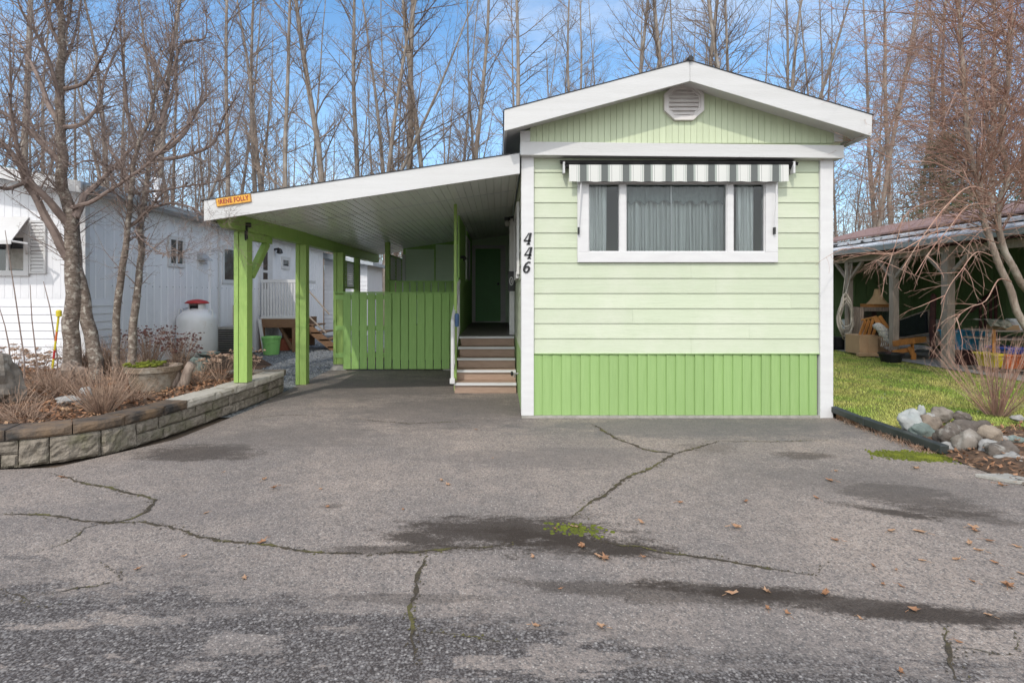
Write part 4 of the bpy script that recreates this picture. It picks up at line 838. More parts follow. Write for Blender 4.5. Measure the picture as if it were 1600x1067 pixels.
# ------------------------------------------------------------------ white home on the left
NX, NY = -6.2, 8.04
nh = thing('white_home', 'long white metal clad home with small windows and gutter left of the carport', 'house', (NX, NY, 0))
def ribwall_x(mb, x, y0, y1, z0, z1, w=.2, d=.008):   # wall facing +X
    y=y0; vs=[]
    while y<y1-.001:
        for dy,dx in ((0,0),(w*.06,d),(w*.44,d),(w*.5,0)):
            yy=min(y+dy*2,y1); vs+=[(x+dx,yy,z0),(x+dx,yy,z1)]
        y+=w
    mb.add(vs,[(2*i,2*i+2,2*i+3,2*i+1) for i in range(len(vs)//2-1)])
def NS(px,py,x=NX): Y=F*(x)/(px-CX); return (Y, H-(py-CY)*Y/F)
mb=MB(); ribwall_x(mb,NX,NY,18.9,.02,3.0); mb.build('side_wall', M['nwhite'], nh)
mb=MB(); x=-10.5
vs=[]
while x<NX-.001:
    for dx,dy in ((0,0),(.01,-.006),(.10,-.006),(.11,0)):
        xx=min(x+dx,NX); vs+=[(xx,NY+dy,1.42),(xx,NY+dy,3.05+.12*min(2.0,NX-xx))]
    x+=.12
mb.add(vs,[(2*i,2*i+2,2*i+3,2*i+1) for i in range(len(vs)//2-1)]); mb.build('front_wall', M['nwhite'], nh)
mb=MB(); z=.1
while z<1.4: lapf(mb,-10.5,NX-.005,z,z+.118,NY); z+=.12
for k in range(11): mb.hexa([(NX-.01,NY,.1+k*.12),(NX+.022,NY,.1+k*.12),(NX+.022,NY+.55,.1+k*.12),(NX-.01,NY+.55,.1+k*.12)],[(NX-.01,NY,.216+k*.12),(NX+.01,NY,.216+k*.12),(NX+.01,NY+.55,.216+k*.12),(NX-.01,NY+.55,.216+k*.12)])
mb.build('lower_siding', M['nwhite'], nh)
mb=MB(); mb.box(NX-.06,NX+.026,NY-.02,NY-.008,.1,3.03); mb.box(NX+.014,NX+.026,NY-.008,NY+.07,.1,3.03); mb.build('corner_trim', M['white'], nh)
mb=MB(); mb.box(NX-4.3,NX-.05,NY+.1,18.8,.02,3.0); mb.build('core', M['nwhite'], nh)
# roof
mb=MB(); mb.prism([(NX+.22,3.06),(NX+.22,3.10),(-8.4,3.55),(-10.6,3.12),(-10.6,3.06),(-8.4,3.49)],7.72,19.1); mb.build('roof', M['metalroof'], nh)
mb=MB(); mb.prism([(NX+.1,3.115),(-8.4,3.585),(-8.4,3.552),(NX+.1,3.09)],7.8,9.6); mb.build('roof_cover', M['teal'], nh)
mb=MB(); mb.prism([(NX+.22,2.93),(NX+.22,3.097),(-8.4,3.545),(-10.6,3.12),(-10.6,2.95),(-8.4,3.37)][::-1],7.68,7.72); mb.prism([(NX+.2,2.97),(NX-.01,2.97),(NX-.01,2.99),(NX+.2,2.99)],7.72,19.0); mb.build('fascia', M['white'], nh)
mb=MB(); mb.hexa([(NX+.2,7.74,2.96),(NX+.31,7.74,2.98),(NX+.31,19,2.98),(NX+.2,19,2.96)],[(NX+.2,7.74,3.06),(NX+.33,7.74,3.06),(NX+.33,19,3.06),(NX+.2,19,3.06)]); mb.build('gutter', M['metalroof'], nh)
mb=MB(); mb.box(-7.6,-7.4,15,15.2,3.3,3.9); mb.lathe([(.06,3.3),(.06,3.75),(.09,3.76),(.09,3.85)],(-7.0,11,0),10); mb.build('roof_vent', M['nwhite'], nh)
def swin(px0,py0,px1,py1,name='side_window',mull=True,yy=None,fr=.05):
    y0,zt=NS(px0,py0); y1,_=NS(px1,py1); zb=NS(px0,py1)[1]
    mb=MB(); x0=NX+.006; x1=NX+.03
    for q in ((y0-fr,y0,zb-fr,zt+fr),(y1,y1+fr,zb-fr,zt+fr),(y0,y1,zt,zt+fr),(y0,y1,zb-fr,zb)): mb.box(x0,x1,*q)
    if mull: mb.box(x0,x1-.004,(y0+y1)/2-.02,(y0+y1)/2+.02,zb,zt)
    w=mb.build(name,M['white'],nh); mb=MB(); mb.box(NX-.03,NX+.012,y0,y1,zb,zt); mb.build('pane',M['darkglass'],w); return w
swin(265,374,284,411,fr=.07); swin(349,389,371,437,mull=False,fr=.09); swin(441,406,450,415,mull=False,fr=.1)
# door with lights
y0,_=NS(406,392); y1,_=NS(422,392); mb=MB(); mb.box(NX+.006,NX+.035,y0-.08,y1+.08,.95,2.95); dd=mb.build('entry_door',M['white'],nh)
for a,b in ((1.62,2.05),(2.12,2.6)): mb=MB(); mb.box(NX+.03,NX+.04,y0+.12,y0+.38,a,b); mb.build('door_light',M['darkglass'],dd)
y,z=NS(308,397); mb=MB(); mb.add([(NX,y,z+.04),(NX,y+.28,z+.04),(NX+.18,y+.28,z-.12),(NX+.18,y,z-.12),(NX,y,z-.12),(NX,y+.28,z-.12)],[(0,1,2,3),(0,3,4),(1,5,2),(3,2,5,4)]); mb.build('vent_hood',M['metalroof'],nh)
y,z=NS(327,384); mb=MB(); mb.box(NX+.006,NX+.035,y,y+.07,.9,z+.03); mb.box(NX+.006,NX+.06,y-.01,y+.1,z-.1,z+.08); mb.build('conduit',M['nwhite'],nh)
y,z=NS(428,390); mb=MB(); mb.tube([(NX,y,z),(NX+.14,y,z+.02)],.03,8); mb.lathe([(.03,-.12),(.09,-.1),(.06,0),(.02,.03)],(NX+.16,y,z),10); mb.build('wall_lamp',M['black'],nh)
y,z=NS(365,485); mb=MB(); mb.box(NX+.01,NX+.12,y-.05,y+.25,z-.45,z+.12); mb.build('meter_box',M['greywood'],nh)
y0,zt=NS(340,438); mb=MB(); mb.box(NX+.01,NX+.024,y0,y0+.08,.1,2.9); mb.box(NX+.01,NX+.024,y0+1.6,y0+1.68,.1,2.9); mb.build('wall_batten',M['white'],nh)
r=random.Random(4); mb=MB()
for i in range(48): y=8.6+i*.2; mb.blob((NX+.012,y,1.62-.0*i),(.012,.012,.012),i,0,5,4)
mb.build('screw_row',M['metalroof'],nh)
# front window with awning and shutter
def PF(px,py): return P(px,py,NY)
a=PF(-60,372); b=PF(41,423); mb=MB()
for q in ((a.x,b.x+.07,b.z-.08,b.z),(a.x,b.x+.07,a.z,a.z+.06),(b.x,b.x+.07,b.z,a.z),(PF(16,0).x-.02,PF(16,0).x+.02,b.z,a.z)): mb.box(q[0],q[1],NY-.05,NY+.01,q[2],q[3])
w=mb.build('front_window',M['white'],nh); mb=MB(); mb.box(a.x,b.x,NY-.02,NY-.008,b.z,a.z); mb.build('pane',M['darkglass'],w)
mb=MB(); mb.box(PF(18,0).x,b.x-.01,NY-.026,NY-.0205,b.z+.02,PF(0,389).z); mb.build('blind',M['whitepeel'] if 0 else M['concrete'],w)
a=PF(48,345); b=PF(74,428); mb=MB()
for q in ((a.x,a.x+.03,b.z,a.z),(b.x-.03,b.x,b.z,a.z),(a.x+.03,b.x-.03,a.z-.03,a.z),(a.x+.03,b.x-.03,b.z,b.z+.03)): mb.box(q[0],q[1],NY-.04,NY-.007,q[2],q[3])
n_=14
for i in range(n_):
    z=b.z+.03+(a.z-b.z-.06)*(i)/n_; h=(a.z-b.z-.06)/n_; mb.hexa([(a.x+.03,NY-.035,z+.006),(b.x-.03,NY-.035,z+.006),(b.x-.03,NY-.01,z),(a.x+.03,NY-.01,z)],[(a.x+.03,NY-.024,z+h*.93),(b.x-.03,NY-.024,z+h*.93),(b.x-.03,NY-.01,z+h),(a.x+.03,NY-.01,z+h)])
mb.build('shutter',M['white'],nh)
t0=PF(46,340); mb=MB(); yo=7.55
lo=P(18,377,yo); mb.hexa([(-8.6,yo,lo.z),(lo.x,yo,lo.z),(t0.x,NY-.01,t0.z-.01),(-8.6,NY-.01,t0.z-.01)],[(-8.6,yo,lo.z+.015),(lo.x,yo,lo.z+.015),(t0.x,NY-.01,t0.z+.01),(-8.6,NY-.01,t0.z+.01)])
mb.box(-8.6,lo.x,yo-.01,yo+.0,lo.z-.04,lo.z+.016); aw2=mb.build('front_awning',M['white'],nh)
mb=MB(); mb.tube([(lo.x,yo,lo.z),(lo.x+.12,yo+.1,lo.z-.02),(PF(44,397).x,NY-.03,PF(44,397).z)],.016,8); mb.build('awning_arm',M['white'],aw2)
# balcony deck
bd = thing('side_deck', 'small brown deck with white panel railing and steps beside the white home', 'deck', (-5.6, 14, 0))
by=NS(405,0)[0]
Yb=13.8; c=lambda px,py: P(px,py,Yb)
mb=MB(); mb.box(NX+.05,c(464,0).x,Yb,Yb+1.5,c(0,512).z,c(0,498).z); mb.box(NX+.05,NX+.15,Yb,Yb+.1,0,c(0,512).z); mb.box(c(456,0).x,c(464,0).x,Yb,Yb+.1,0,c(0,512).z); mb.box(NX+.1,c(464,0).x,Yb+1.3,Yb+1.35,.05,.6); mb.bar((c(425,0).x,Yb+.3,.8),(c(450,0).x,Yb+.3,.05),.08,.08); mb.build('platform',M['wood'],bd,.004)
mb=MB(); mb.box(NX+.08,c(463,0).x,Yb,Yb+.05,c(0,442).z,c(0,438).z+.02); mb.box(NX+.08,c(463,0).x,Yb,Yb+.05,c(0,498).z,c(0,494).z)
x=NX+.09
while x<c(463,0).x-.02: mb.box(x,x+.05,Yb+.01,Yb+.035,c(0,494).z,c(0,442).z); x+=.075
for yy in (Yb+1.45,): mb.box(c(460,0).x,c(463,0).x,Yb+.051,yy,c(0,442).z,c(0,438).z+.02)
mb.build('railing',M['white'],bd)
mb=MB(); X0=c(464,0).x
for i in range(4): mb.box(X0+.22*i,X0+.22*i+.28,Yb+.4,Yb+1.4,c(0,500).z-.19*(i+1),c(0,500).z-.19*(i+1)+.04)
mb.bar((X0,Yb+.42,.72),(X0+.85,Yb+.42,.03),.04,.2); mb.build('steps',M['wood'],bd)
mb=MB(); mb.tube([(X0,Yb+.42,1.75),(X0+.7,Yb+.42,.95)],.02,6); mb.tube([(X0,Yb+.42,1.05),(X0+.62,Yb+.42,.45)],.02,6); mb.build('stair_rail',M['greywood'],bd)
# shed further back
sh = thing('back_shed', 'small white clad shed behind the end of the white home', 'shed', (-5, 20, 0))
mb=MB(); a=P(507,400,19.5); b=P(574,400,19.5); z=0
while z<2.8: lapf(mb,a.x,b.x,z,z+.145,19.5); z+=.15
mb.box(a.x,b.x,19.53,22,0,2.8); mb.build('wall',M['nwhite'],sh)
mb=MB(); mb.prism([(a.x-.1,2.8),(b.x+.3,2.5),(b.x+.3,2.62),(a.x-.1,3.0)],19.1,22.2); mb.build('roof',M['metalroof'],sh)
# propane tank
tk = thing('propane_tank', 'upright white propane tank with a red cap beside the white home', 'tank', (G(308,553,.25).x, 10.4, .2))
tx,ty=P(308,0,10.4).x,10.4; R_=.355
mb=MB(); prof=[(.2,.24),(.3,.27),(R_,.36),(R_,.93)]+[(R_*cos(t*pi/16),.93+.25*sin(t*pi/16)) for t in range(1,8)]
mb.lathe(prof,(tx,ty,.04),32); mb.build('tank_body',M['tank'],tk,smooth=True)
mb=MB(); n_=20; z=1.16
for i in range(n_):
    if i in (13,14,15,16): 
        mb.lathe([(.005,0),(.005,.01)],(tx,ty,z),4); continue
    a0,a1=2*pi*i/n_,2*pi*(i+1)/n_; q=[(tx+.15*cos(a),ty+.15*sin(a)) for a in (a0,a1)]; p=[(tx+.14*cos(a),ty+.14*sin(a)) for a in (a0,a1)]
    mb.hexa([(q[0][0],q[0][1],z),(q[1][0],q[1][1],z),(p[1][0],p[1][1],z),(p[0][0],p[0][1],z)],[(q[0][0],q[0][1],z+.14),(q[1][0],q[1][1],z+.14),(p[1][0],p[1][1],z+.14),(p[0][0],p[0][1],z+.14)])
mb.build('valve_collar',M['tank'],tk); mb=MB(); mb.tube([(tx-.08,ty-.06,z+.07),(tx+.08,ty-.06,z+.07)],.03,8); mb.tube([(tx,ty,z),(tx,ty,z+.1)],.035,8); mb.build('valve',M['black'],tk)
mb=MB(); mb.lathe([(.2,0),(.215,.012),(.17,.05),(.09,.075),(.01,.085)],(tx,ty,z+.142),24); mb.build('cap',M['red'],tk,smooth=True)
for s in (-1,1): mb=MB(); mb.tube([(tx+s*.24,ty-.05,1.1),(tx+s*.26,ty-.05,1.2),(tx+s*.31,ty-.05,1.2),(tx+s*.33,ty-.05,1.05)],.012,6); mb.build('lifting_lug',M['tank'],tk)
mb=MB(); mb.tube([(tx-.08,ty,1.24),(tx-.5,ty+.05,1.15),(tx-.55,ty+.1,.75),(NX,ty+.2,.74)],.008,6); mb.build('gas_line',M['metalroof'],tk)
mb=MB(); mb.box(tx-.4,tx+.4,ty-.38,ty+.38,-.02,.27); tag(mb.build('tank_base',M['concrete'],bevel=.01),'concrete block under the white propane tank','block')
# bins beside the deck
def bucket(name, x,y,r0,r1,h,mat,label,cat,z=0,rim=.02,n=20):
    t=thing(name,label,cat,(x,y,z)); mb=MB(); mb.lathe([(r0,0),(r1,h),(r1+rim,h),(r1+rim,h+.04),(r1-.015,h+.04),(r0-.01,.03)],(x,y,z),n); mb.build('body',M[mat],t)
    mb=MB(); mb.tube([(x-r1-rim,y-.01,z+h*.95),(x-r1*.7,y-r1*.75,z+h*.8),(x,y-r1-.03,z+h*.72),(x+r1*.7,y-r1*.75,z+h*.8),(x+r1+rim,y-.01,z+h*.95)],.008,5); mb.build('handle',M[mat],t); return t
q=P(424,0,13.3); bucket('plastic_bin',q.x,q.y,.18,.215,.40,'lime','lime green plastic bin standing in front of the brown deck','bin')
q=P(445,0,Yb+.5); bucket('plant_pot',q.x,q.y,.15,.2,.27,'terracotta','terracotta pot under the brown deck of the white home','pot')
mb=MB(); q=G(443,545); mb.prism([(q.x-.16,.02),(q.x-.08,.02),(q.x-.2,.85),(q.x-.28,.85)],Yb-.12,Yb-.09); tag(mb.build('leaning_board',M['white']),'white board leaning under the brown deck','board')
# air conditioner by the wall behind first post
mb=MB(); q=P(375,0,11.6); mb.box(NX+.12,NX+.5,11.6,12.4,.18,.78)
acu=mb.build('heat_pump',M['concrete'],bevel=.01); tag(acu,'pale heat pump unit with dark grille by the white home wall','heat pump'); mb=MB()
for i in range(11): mb.box(NX+.15,NX+.47,11.585,11.6,.22+i*.048,.22+i*.048+.022)
mb.build('grille',M['black'],acu)
# ------------------------------------------------------------------ plants and things in the raised bed
def stemtuft(name, x,y,z,n,h,spread,mat,label,cat='plant',wob=.15,rad=.003,heads=None,seed=0,branch=0,group=None,lean=(0,0)):
    r=random.Random(seed); t=thing(name,label,cat,(x,y,z),group); mb=MB(); hd=MB()
    for i in range(n):
        a=r.random()*6.28; q=r.random()**.6*spread; hh=h*r.uniform(.55,1.1); p=Vector((x+cos(a)*q*.18,y+sin(a)*q*.18,z-.02)); d=Vector((cos(a)*q+lean[0],sin(a)*q+lean[1],hh)); pts=[p]
        for k in range(1,5): pts.append(p+d*(k/4)+Vector((r.gauss(0,wob*.12),r.gauss(0,wob*.12),0))*hh)
        mb.tube(pts,[rad*1.3,rad*1.15,rad,rad*.8,rad*.5],3,False)
        for b in range(branch):
            k=r.choice((1,2,3)); s=pts[k].lerp(pts[k+1],r.random()); e=s+Vector((r.gauss(0,.25),r.gauss(0,.25),r.uniform(.1,.5)))*hh*.4; mb.tube([s,s.lerp(e,.5)+Vector((0,0,.01)),e],[rad*.7,rad*.5,rad*.35],3,False)
        if heads:
            e=pts[-1]
            for k in range(heads): 
                c_=e+Vector((r.gauss(0,.03),r.gauss(0,.03),r.gauss(0,.008))); s=r.uniform(.008,.02); hd.blob(c_,(s,s,s*.6),k,.3,5,4)
    mb.build('stems',M[mat],t)
    if heads: hd.build('seed_heads',M['drydark' if mat!='dry' or heads<9 else 'dry'],t)
    return t
def bp(px,py,z=.3):
    g=G(px,py,z); return g.x,g.y,bed_z(g.x,g.y)
x,y,z=bp(25,575,.38); stemtuft('dried_sedum',x,y,z,46,.34,.3,'dry','flat headed dark dried sedum clump at the far left of the bed',heads=12,seed=1)
x,y,z=bp(60,590,.36); stemtuft('dried_sedum',x,y,z,26,.3,.22,'dry','smaller dark headed dried sedum in front of the forked tree',heads=12,seed=2)
x,y,z=bp(160,640); stemtuft('dry_shrub',x,y,z,161,.46,.30,'dry','tan leafless shrub of upright stems near the bend of the wall',branch=2,rad=.0028,seed=3)
x,y,z=bp(150,585,.36); stemtuft('dry_shrub',x,y,z,221,.42,.34,'dry','feathery dry grassy shrub at the base of the forked tree',branch=3,rad=.0022,seed=4,wob=.4)
x,y,z=bp(70,610,.34); stemtuft('dry_shrub',x,y,z,102,.30,.34,'dry','low fuzzy dry shrub at the left of the bed',branch=3,rad=.002,seed=5,wob=.5)
x,y,z=bp(232,575,.36); stemtuft('dried_perennial',x,y,z,119,.62,.32,'dry','tall dried seed stems in front of the propane tank',branch=3,rad=.0026,heads=2,seed=6,wob=.3)
x,y,z=bp(280,575,.36); stemtuft('dried_perennial',x,y,z,85,.55,.28,'dry','dried stems with pale seed tufts right of the stone planter',branch=3,rad=.0026,heads=3,seed=7,wob=.3)
x,y,z=bp(345,590,.3); stemtuft('dried_sedum',x,y,z,22,.40,.22,'dry','dark headed dried sedum just left of the first green post',heads=12,seed=8)
x,y,z=bp(400,588,.3); 
stemtuft('dried_sedum',-3.62,7.75,.3,12,.42,.16,'dry','dark headed dried sedum between the first and second green posts',heads=10,seed=9)
x,y,z=bp(20,640,.36); stemtuft('dry_shrub',x,y,z,51,.34,.4,'dry','sparse dry twigs beside the big grey boulder',branch=2,rad=.0025,seed=10,wob=.4)
x,y,z=bp(195,600,.34); stemtuft('dry_shrub',x,y,z,102,.40,.26,'dry','dry brown stems leaning over the stone planter',branch=2,rad=.0025,seed=11,wob=.3)
for i_,(px_,py_,zz_,n_,h_,sp_,lb_) in enumerate(((95,612,.34,150,.30,.34,'fuzzy pale dry grass tuft beside the flat pale stone'),(120,585,.36,160,.42,.30,'dry feathery tuft hugging the foot of the thick trunk'),(45,650,.34,70,.26,.36,'low tangle of dry stems near the dark capstones'),(205,625,.3,90,.24,.26,'short dry tuft in front of the stone planter'),(310,600,.3,60,.30,.22,'loose dry twigs right of the driftwood stumps'),(180,575,.36,120,.50,.3,'tall dry grassy tuft behind the stone planter'))):
    x,y,z=bp(px_,py_,zz_); stemtuft('dry_shrub',x,y,z,n_,h_,sp_,'dry',lb_,branch=3,rad=.0018,seed=60+i_,wob=.5)
# tall bare canes
x,y,z=bp(40,600,.36)
for i,(a,b_,c_,lb) in enumerate(((( 38,560),(22,450),(8,360),'tall dark bare cane rising left of the white home window'),((60,585),(50,500),(47,445),'thin bare cane standing straight beside the shutter'),((90,560),(78,480),(68,440),'bare cane leaning left beside the yellow topped stake'),((15,545),(8,510),(-4,470),'short bare cane at the far left edge'))):
    Y=6.9; mb=MB(); mb.tube([P(*a,Y)+Vector((0,0,-.3)),P(*a,Y),P(*b_,Y),P(*c_,Y)],[.011,.009,.007,.004],5); tag(mb.build('bare_cane',M['twig']),lb,'cane')
sk=thing('marker_stake','yellow and red striped marker stake with a yellow top in the bed','stake',tuple(P(84,570,6.8))); mb=MB(); a=P(82,575,6.8); b=P(92,490,6.8)
mats=['yellow','red','yellow','orange','yellow','yellow']
for i in range(6): mb=MB(); mb.tube([a.lerp(b,i/6),a.lerp(b,(i+1)/6)],.012,6); mb.build('stake_band',M[mats[i]],sk)
mb=MB(); mb.lathe([(.015,-.04),(.03,-.035),(.032,.03),(.02,.045)],tuple(b),10); mb.build('reflector',M['yellow'],sk)
# rocks / planters
q=P(-8,592,5.7); mb=MB(); mb.blob(tuple(q),(.21,.2,.31),3,.35,26,20); tag(mb.build('boulder',M['rock']),'big upright grey boulder at the left edge of the bed','rock')
x,y,z=bp(105,633); mb=MB(); mb.blob((x,y+.05,z+.03),(.14,.09,.05),8,.35,14,10); tag(mb.build('stone',M['rockpale']),'flat pale stone lying on the leaf litter','rock')
x,y,z=bp(130,622); mb=MB(); mb.blob((x,y+.05,z+.08),(.07,.06,.07),9,.2,12,8,); tag(mb.build('stone',M['rockwhite']),'small white stone beside the flat pale stone','rock')
x,y,z=bp(112,600,.36); mb=MB(); mb.blob((x,y,z+.12),(.16,.13,.16),11,.45,18,14); tag(mb.build('tree_stump',M['drift']),'weathered stump in front of the forked tree','stump')
x,y,z=bp(220,612); pl=thing('stone_planter','wide round aggregate stone planter in the raised bed','planter',(x,y+.25,z)); mb=MB(); mb.lathe([(.20,0),(.235,.03),(.29,.26),(.315,.27),(.32,.33),(.275,.335),(.25,.25)],(x,y+.25,z-.02),28); mb.build('bowl',M['pot'],pl); mb=MB(); mb.lathe([(.25,0),(.02,.02)],(x,y+.25,z+.24),16); mb.build('potting_soil',M['soil'],pl)
mb=MB(); r=random.Random(9)
x0,y0_=x,y+.25
for i in range(60): a=r.random()*6.28; q=r.random()*.25; s=r.uniform(.02,.04); mb.blob((x-.1+cos(a)*q*.8,y+.25+sin(a)*q,z+.3+r.uniform(0,.05)),(s,s,s*.5),i,.3,6,4)
tag(mb.build('yellow_sedum',M['moss']),'low yellow green cushion plant behind the stone planter','plant')
x,y,z=bp(265,608); 
mb=MB(); mb.tube([(x-.12,y+.1,z-.02),(x-.02,y+.12,z+.07),(x+.0,y+.14,z+.16),(x-.03,y+.14,z+.3)],[.09,.085,.06,.055],10); tag(mb.build('driftwood_stump',M['drift'],smooth=True),'curved driftwood stump right of the stone planter','driftwood')
mb=MB(); mb.tube([(x+.08,y+.1,z-.02),(x+.12,y+.12,z+.1),(x+.14,y+.14,z+.2),(x+.2,y+.14,z+.31)],[.08,.065,.06,.06],10); tag(mb.build('driftwood_stump',M['drift'],smooth=True),'upright driftwood stump with a pale sawn top','driftwood')
x,y,z=bp(303,580,.34); mb=MB(); mb.blob((x,y+.1,z+.09),(.14,.12,.13),14,.3,16,12); tag(mb.build('boulder',M['rockgreen']),'dark mossy rock in front of the propane tank','rock')
x,y,z=bp(318,570,.34); mb=MB(); mb.lathe([(.06,0),(.1,.1),(.17,.15),(.17,.17),(.1,.13)],(x,y+.15,z+.05),16); tag(mb.build('bird_bath',M['rockgreen']),'small dark stone bowl below the propane tank','bowl')
# ------------------------------------------------------------------ tree growing
def grow(mb, p, d, L_, r0, lvl, R, sp):
    """sp: list per level (segments, wobble, up, nchildren, child length ratio, angle, min t, sides)"""
    seg,wob,up,nc,cl,ang,t0,sides = sp[lvl]
    pts=[Vector(p)]; d=Vector(d).normalized(); ds=[d.copy()]
    for i in range(seg):
        d=(d+Vector((R.gauss(0,wob),R.gauss(0,wob),R.gauss(0,wob)+up))).normalized(); pts.append(pts[-1]+d*(L_/seg)); ds.append(d.copy())
    rr=[max(r0*(1-.85*i/seg),.0012) for i in range(seg+1)]
    mb.tube(pts,rr,sides,False)
    if lvl+1>=len(sp): return
    for k in range(nc):
        t=t0+(1-t0)*(k+R.random())/nc; i=min(int(t*seg),seg-1); f=t*seg-i; q=pts[i].lerp(pts[i+1],f); dd=ds[i+1]
        o=dd.orthogonal().normalized(); o.rotate(Matrix.Rotation(R.random()*6.283,3,dd)); an=ang*R.uniform(.7,1.25)
        nd_=dd*cos(an)+o*sin(an); grow(mb,q,nd_,L_*cl*(1.15-t*.75)*R.uniform(.6,1.2),rr[i]*.55,lvl+1,R,sp)
def limbs(mb, polys, seg=5, sides=8):
    """polys: list of (list of Vector, r0, r1)"""
    out=[]
    for pts,r0,r1 in polys:
        pp=[(p.x,p.y,p.z) for p in pts]
        # catmull subdivision
        q=[]
        P_=[pts[0]]+list(pts)+[pts[-1]]
        for i in range(1,len(P_)-2):
            for k in range(4):
                t=k/4; a,b,c,d=P_[i-1],P_[i],P_[i+1],P_[i+2]; q.append(.5*((2*b)+(c-a)*t+(2*a-5*b+4*c-d)*t*t+(3*b-a-3*c+d)*t**3))
        q.append(pts[-1]); n=len(q); q=[q[i]+Vector((mnoise.noise(q[i]*3.1+Vector((9,0,0))),mnoise.noise(q[i]*3.1),mnoise.noise(q[i]*3.1+Vector((0,5,0)))))*min(.045,r0*.55)*(0 if i==0 else 1) for i in range(n)]; rr=[(r0+(r1-r0)*i/(n-1))*(1+.10*mnoise.noise(q[i]*7)) for i in range(n)]
        mb.tube(q,rr,sides,True); out.append((q,rr))
    return out
def lp(pts, Y, dY=0):
    n=len(pts); return [P(px,py,Y+dY*i/max(1,n-1)) for i,(px,py) in enumerate(pts)]
TW=[(6,.12,.05,6,.5,.8,.15,4),(4,.2,.05,4,.42,.9,.1,3),(3,.25,.04,0,0,0,0,3)]
def dress(crown, ls, R, n, Lr, skip=.15, sp=TW, rscale=.35, upb=.25, dmin=.0):
    for q,rr in ls:
        for _ in range(5): grow(crown,q[-1],(q[-1]-q[-3]).normalized()+Vector((R.gauss(0,.35),R.gauss(0,.35),.25+R.gauss(0,.3))),R.uniform(.4,1.1),rr[-1]*.75,0,R,sp)
        for _ in range(int(len(q)*2.2)):
            i=R.randrange(len(q)//4,len(q)); e=q[i]+Vector((R.gauss(0,.05),R.gauss(0,.05),R.gauss(.01,.05))); crown.tube([q[i],q[i].lerp(e,.6)+Vector((0,0,.008)),e],[min(rr[i]*.6,.009),.006,.004],4)
        Ltot=sum((b-a).length for a,b in zip(q,q[1:]))
        for k in range(int(n*Ltot)):
            t=skip+(1-skip)*R.random(); i=min(int(t*(len(q)-1)),len(q)-2); p=q[i].lerp(q[i+1],R.random()); d=(q[i+1]-q[i]).normalized(); o=d.orthogonal().normalized(); o.rotate(Matrix.Rotation(R.random()*6.283,3,d))
            dd=d*.55+o*.8+Vector((0,0,upb)); grow(crown,p,dd,R.uniform(*Lr)*(1.1-.4*t),min(rr[i]*rscale,.008),0,R,sp)
R=random.Random(77)
# left tree with two merged stems
t1=thing('garden_tree','mottled bare tree with two joined trunks in the left bed','tree',tuple(P(118,590,7.2)))
Yt=7.2
tb=MB()
main=[(lp([(118,615),(114,560),(111,500),(111,450),(112,408),(111,345),(102,320),(99,270),(96,235),(95,190),(94,130),(97,60),(92,20)],Yt),.105,.036),
      (lp([(155,610),(148,560),(140,510),(129,470),(122,430),(118,380),(113,340)],Yt+.12,-.05),.088,.06)]
l1=limbs(tb,main,sides=12); tb.build('trunk',M['barkdark'],t1,smooth=True)
cb=MB()
br=[([(108,405),(92,375),(72,340),(50,300),(38,280),(20,240),(0,215),(-40,180)],-.5,.06,.02),
    ([(108,352),(85,325),(60,298),(42,275),(30,240),(22,190),(15,140)],-.8,.055,.012),
    ([(40,285),(10,295),(-20,290),(-60,300)],-.6,.03,.01),
    ([(118,340),(130,310),(142,300),(165,275),(200,240),(228,215)],.4,.05,.015),
    ([(112,325),(150,312),(185,290),(225,262),(262,225),(300,190)],-.9,.03,.008),
    ([(100,262),(70,228),(40,200),(0,172),(-30,150)],-.4,.045,.012),
    ([(96,200),(75,160),(55,110),(35,75),(12,55)],.5,.042,.01),
    ([(95,165),(80,105),(60,60),(35,20),(20,-30)],-.6,.03,.008),
    ([(98,140),(130,132),(150,105),(165,80),(180,40)],-.4,.03,.006),
    ([(97,200),(125,195),(150,170),(162,130),(175,90),(200,60)],.3,.032,.006),
    ([(95,110),(112,70),(120,40),(128,-10)],.3,.022,.006),
    ([(94,70),(80,40),(70,0),(66,-40)],-.2,.025,.008),
    ([(97,60),(110,20),(118,-40)],.2,.02,.006),
    ([(100,230),(60,215),(42,170),(44,120)],.8,.028,.006)]
ls=limbs(cb,[(lp(p,Yt,dy),a,b) for p,dy,a,b in br],sides=7)
dress(cb,ls+[l1[0]],R,14,(.35,1.1),.3); cb.build('crown',M['twig'],t1)
t2=thing('garden_tree','slim bare tree with a bent trunk in front of the white side wall','tree',tuple(P(185,590,7.35)))
tb=MB(); l2=limbs(tb,[(lp([(180,610),(181,560),(181,500),(186,460),(191,420),(198,380),(199,345),(205,310),(207,270),(215,225),(232,190),(240,150),(244,110)],7.35,-.4),.052,.014)],sides=10); tb.build('trunk',M['barkdark'],t2,smooth=True)
cb=MB(); ls=limbs(cb,[(lp(p,7.3,dy),a,b) for p,dy,a,b in [([(200,355),(215,345),(235,325),(255,300),(290,290)],-.5,.028,.006),([(205,300),(190,260),(170,230),(160,190),(150,150)],.5,.03,.008),([(215,225),(200,180),(195,120),(190,70),(185,10)],-.5,.025,.006),([(240,150),(262,110),(270,60),(275,10)],.3,.02,.006)]],sides=6)
dress(cb,ls+l2,R,12,(.3,1.0),.4); cb.build('crown',M['twig'],t2)
t3=thing('garden_tree','slim upright bare tree nearest the propane tank','tree',tuple(P(210,590,7.3)))
tb=MB(); l3=limbs(tb,[(lp([(203,610),(205,560),(210,500),(213,460),(220,420),(222,370),(225,320),(230,280),(236,230),(252,190),(262,140),(268,100)],7.3,.3),.056,.016)],sides=10); tb.build('trunk',M['barkdark'],t3,smooth=True)
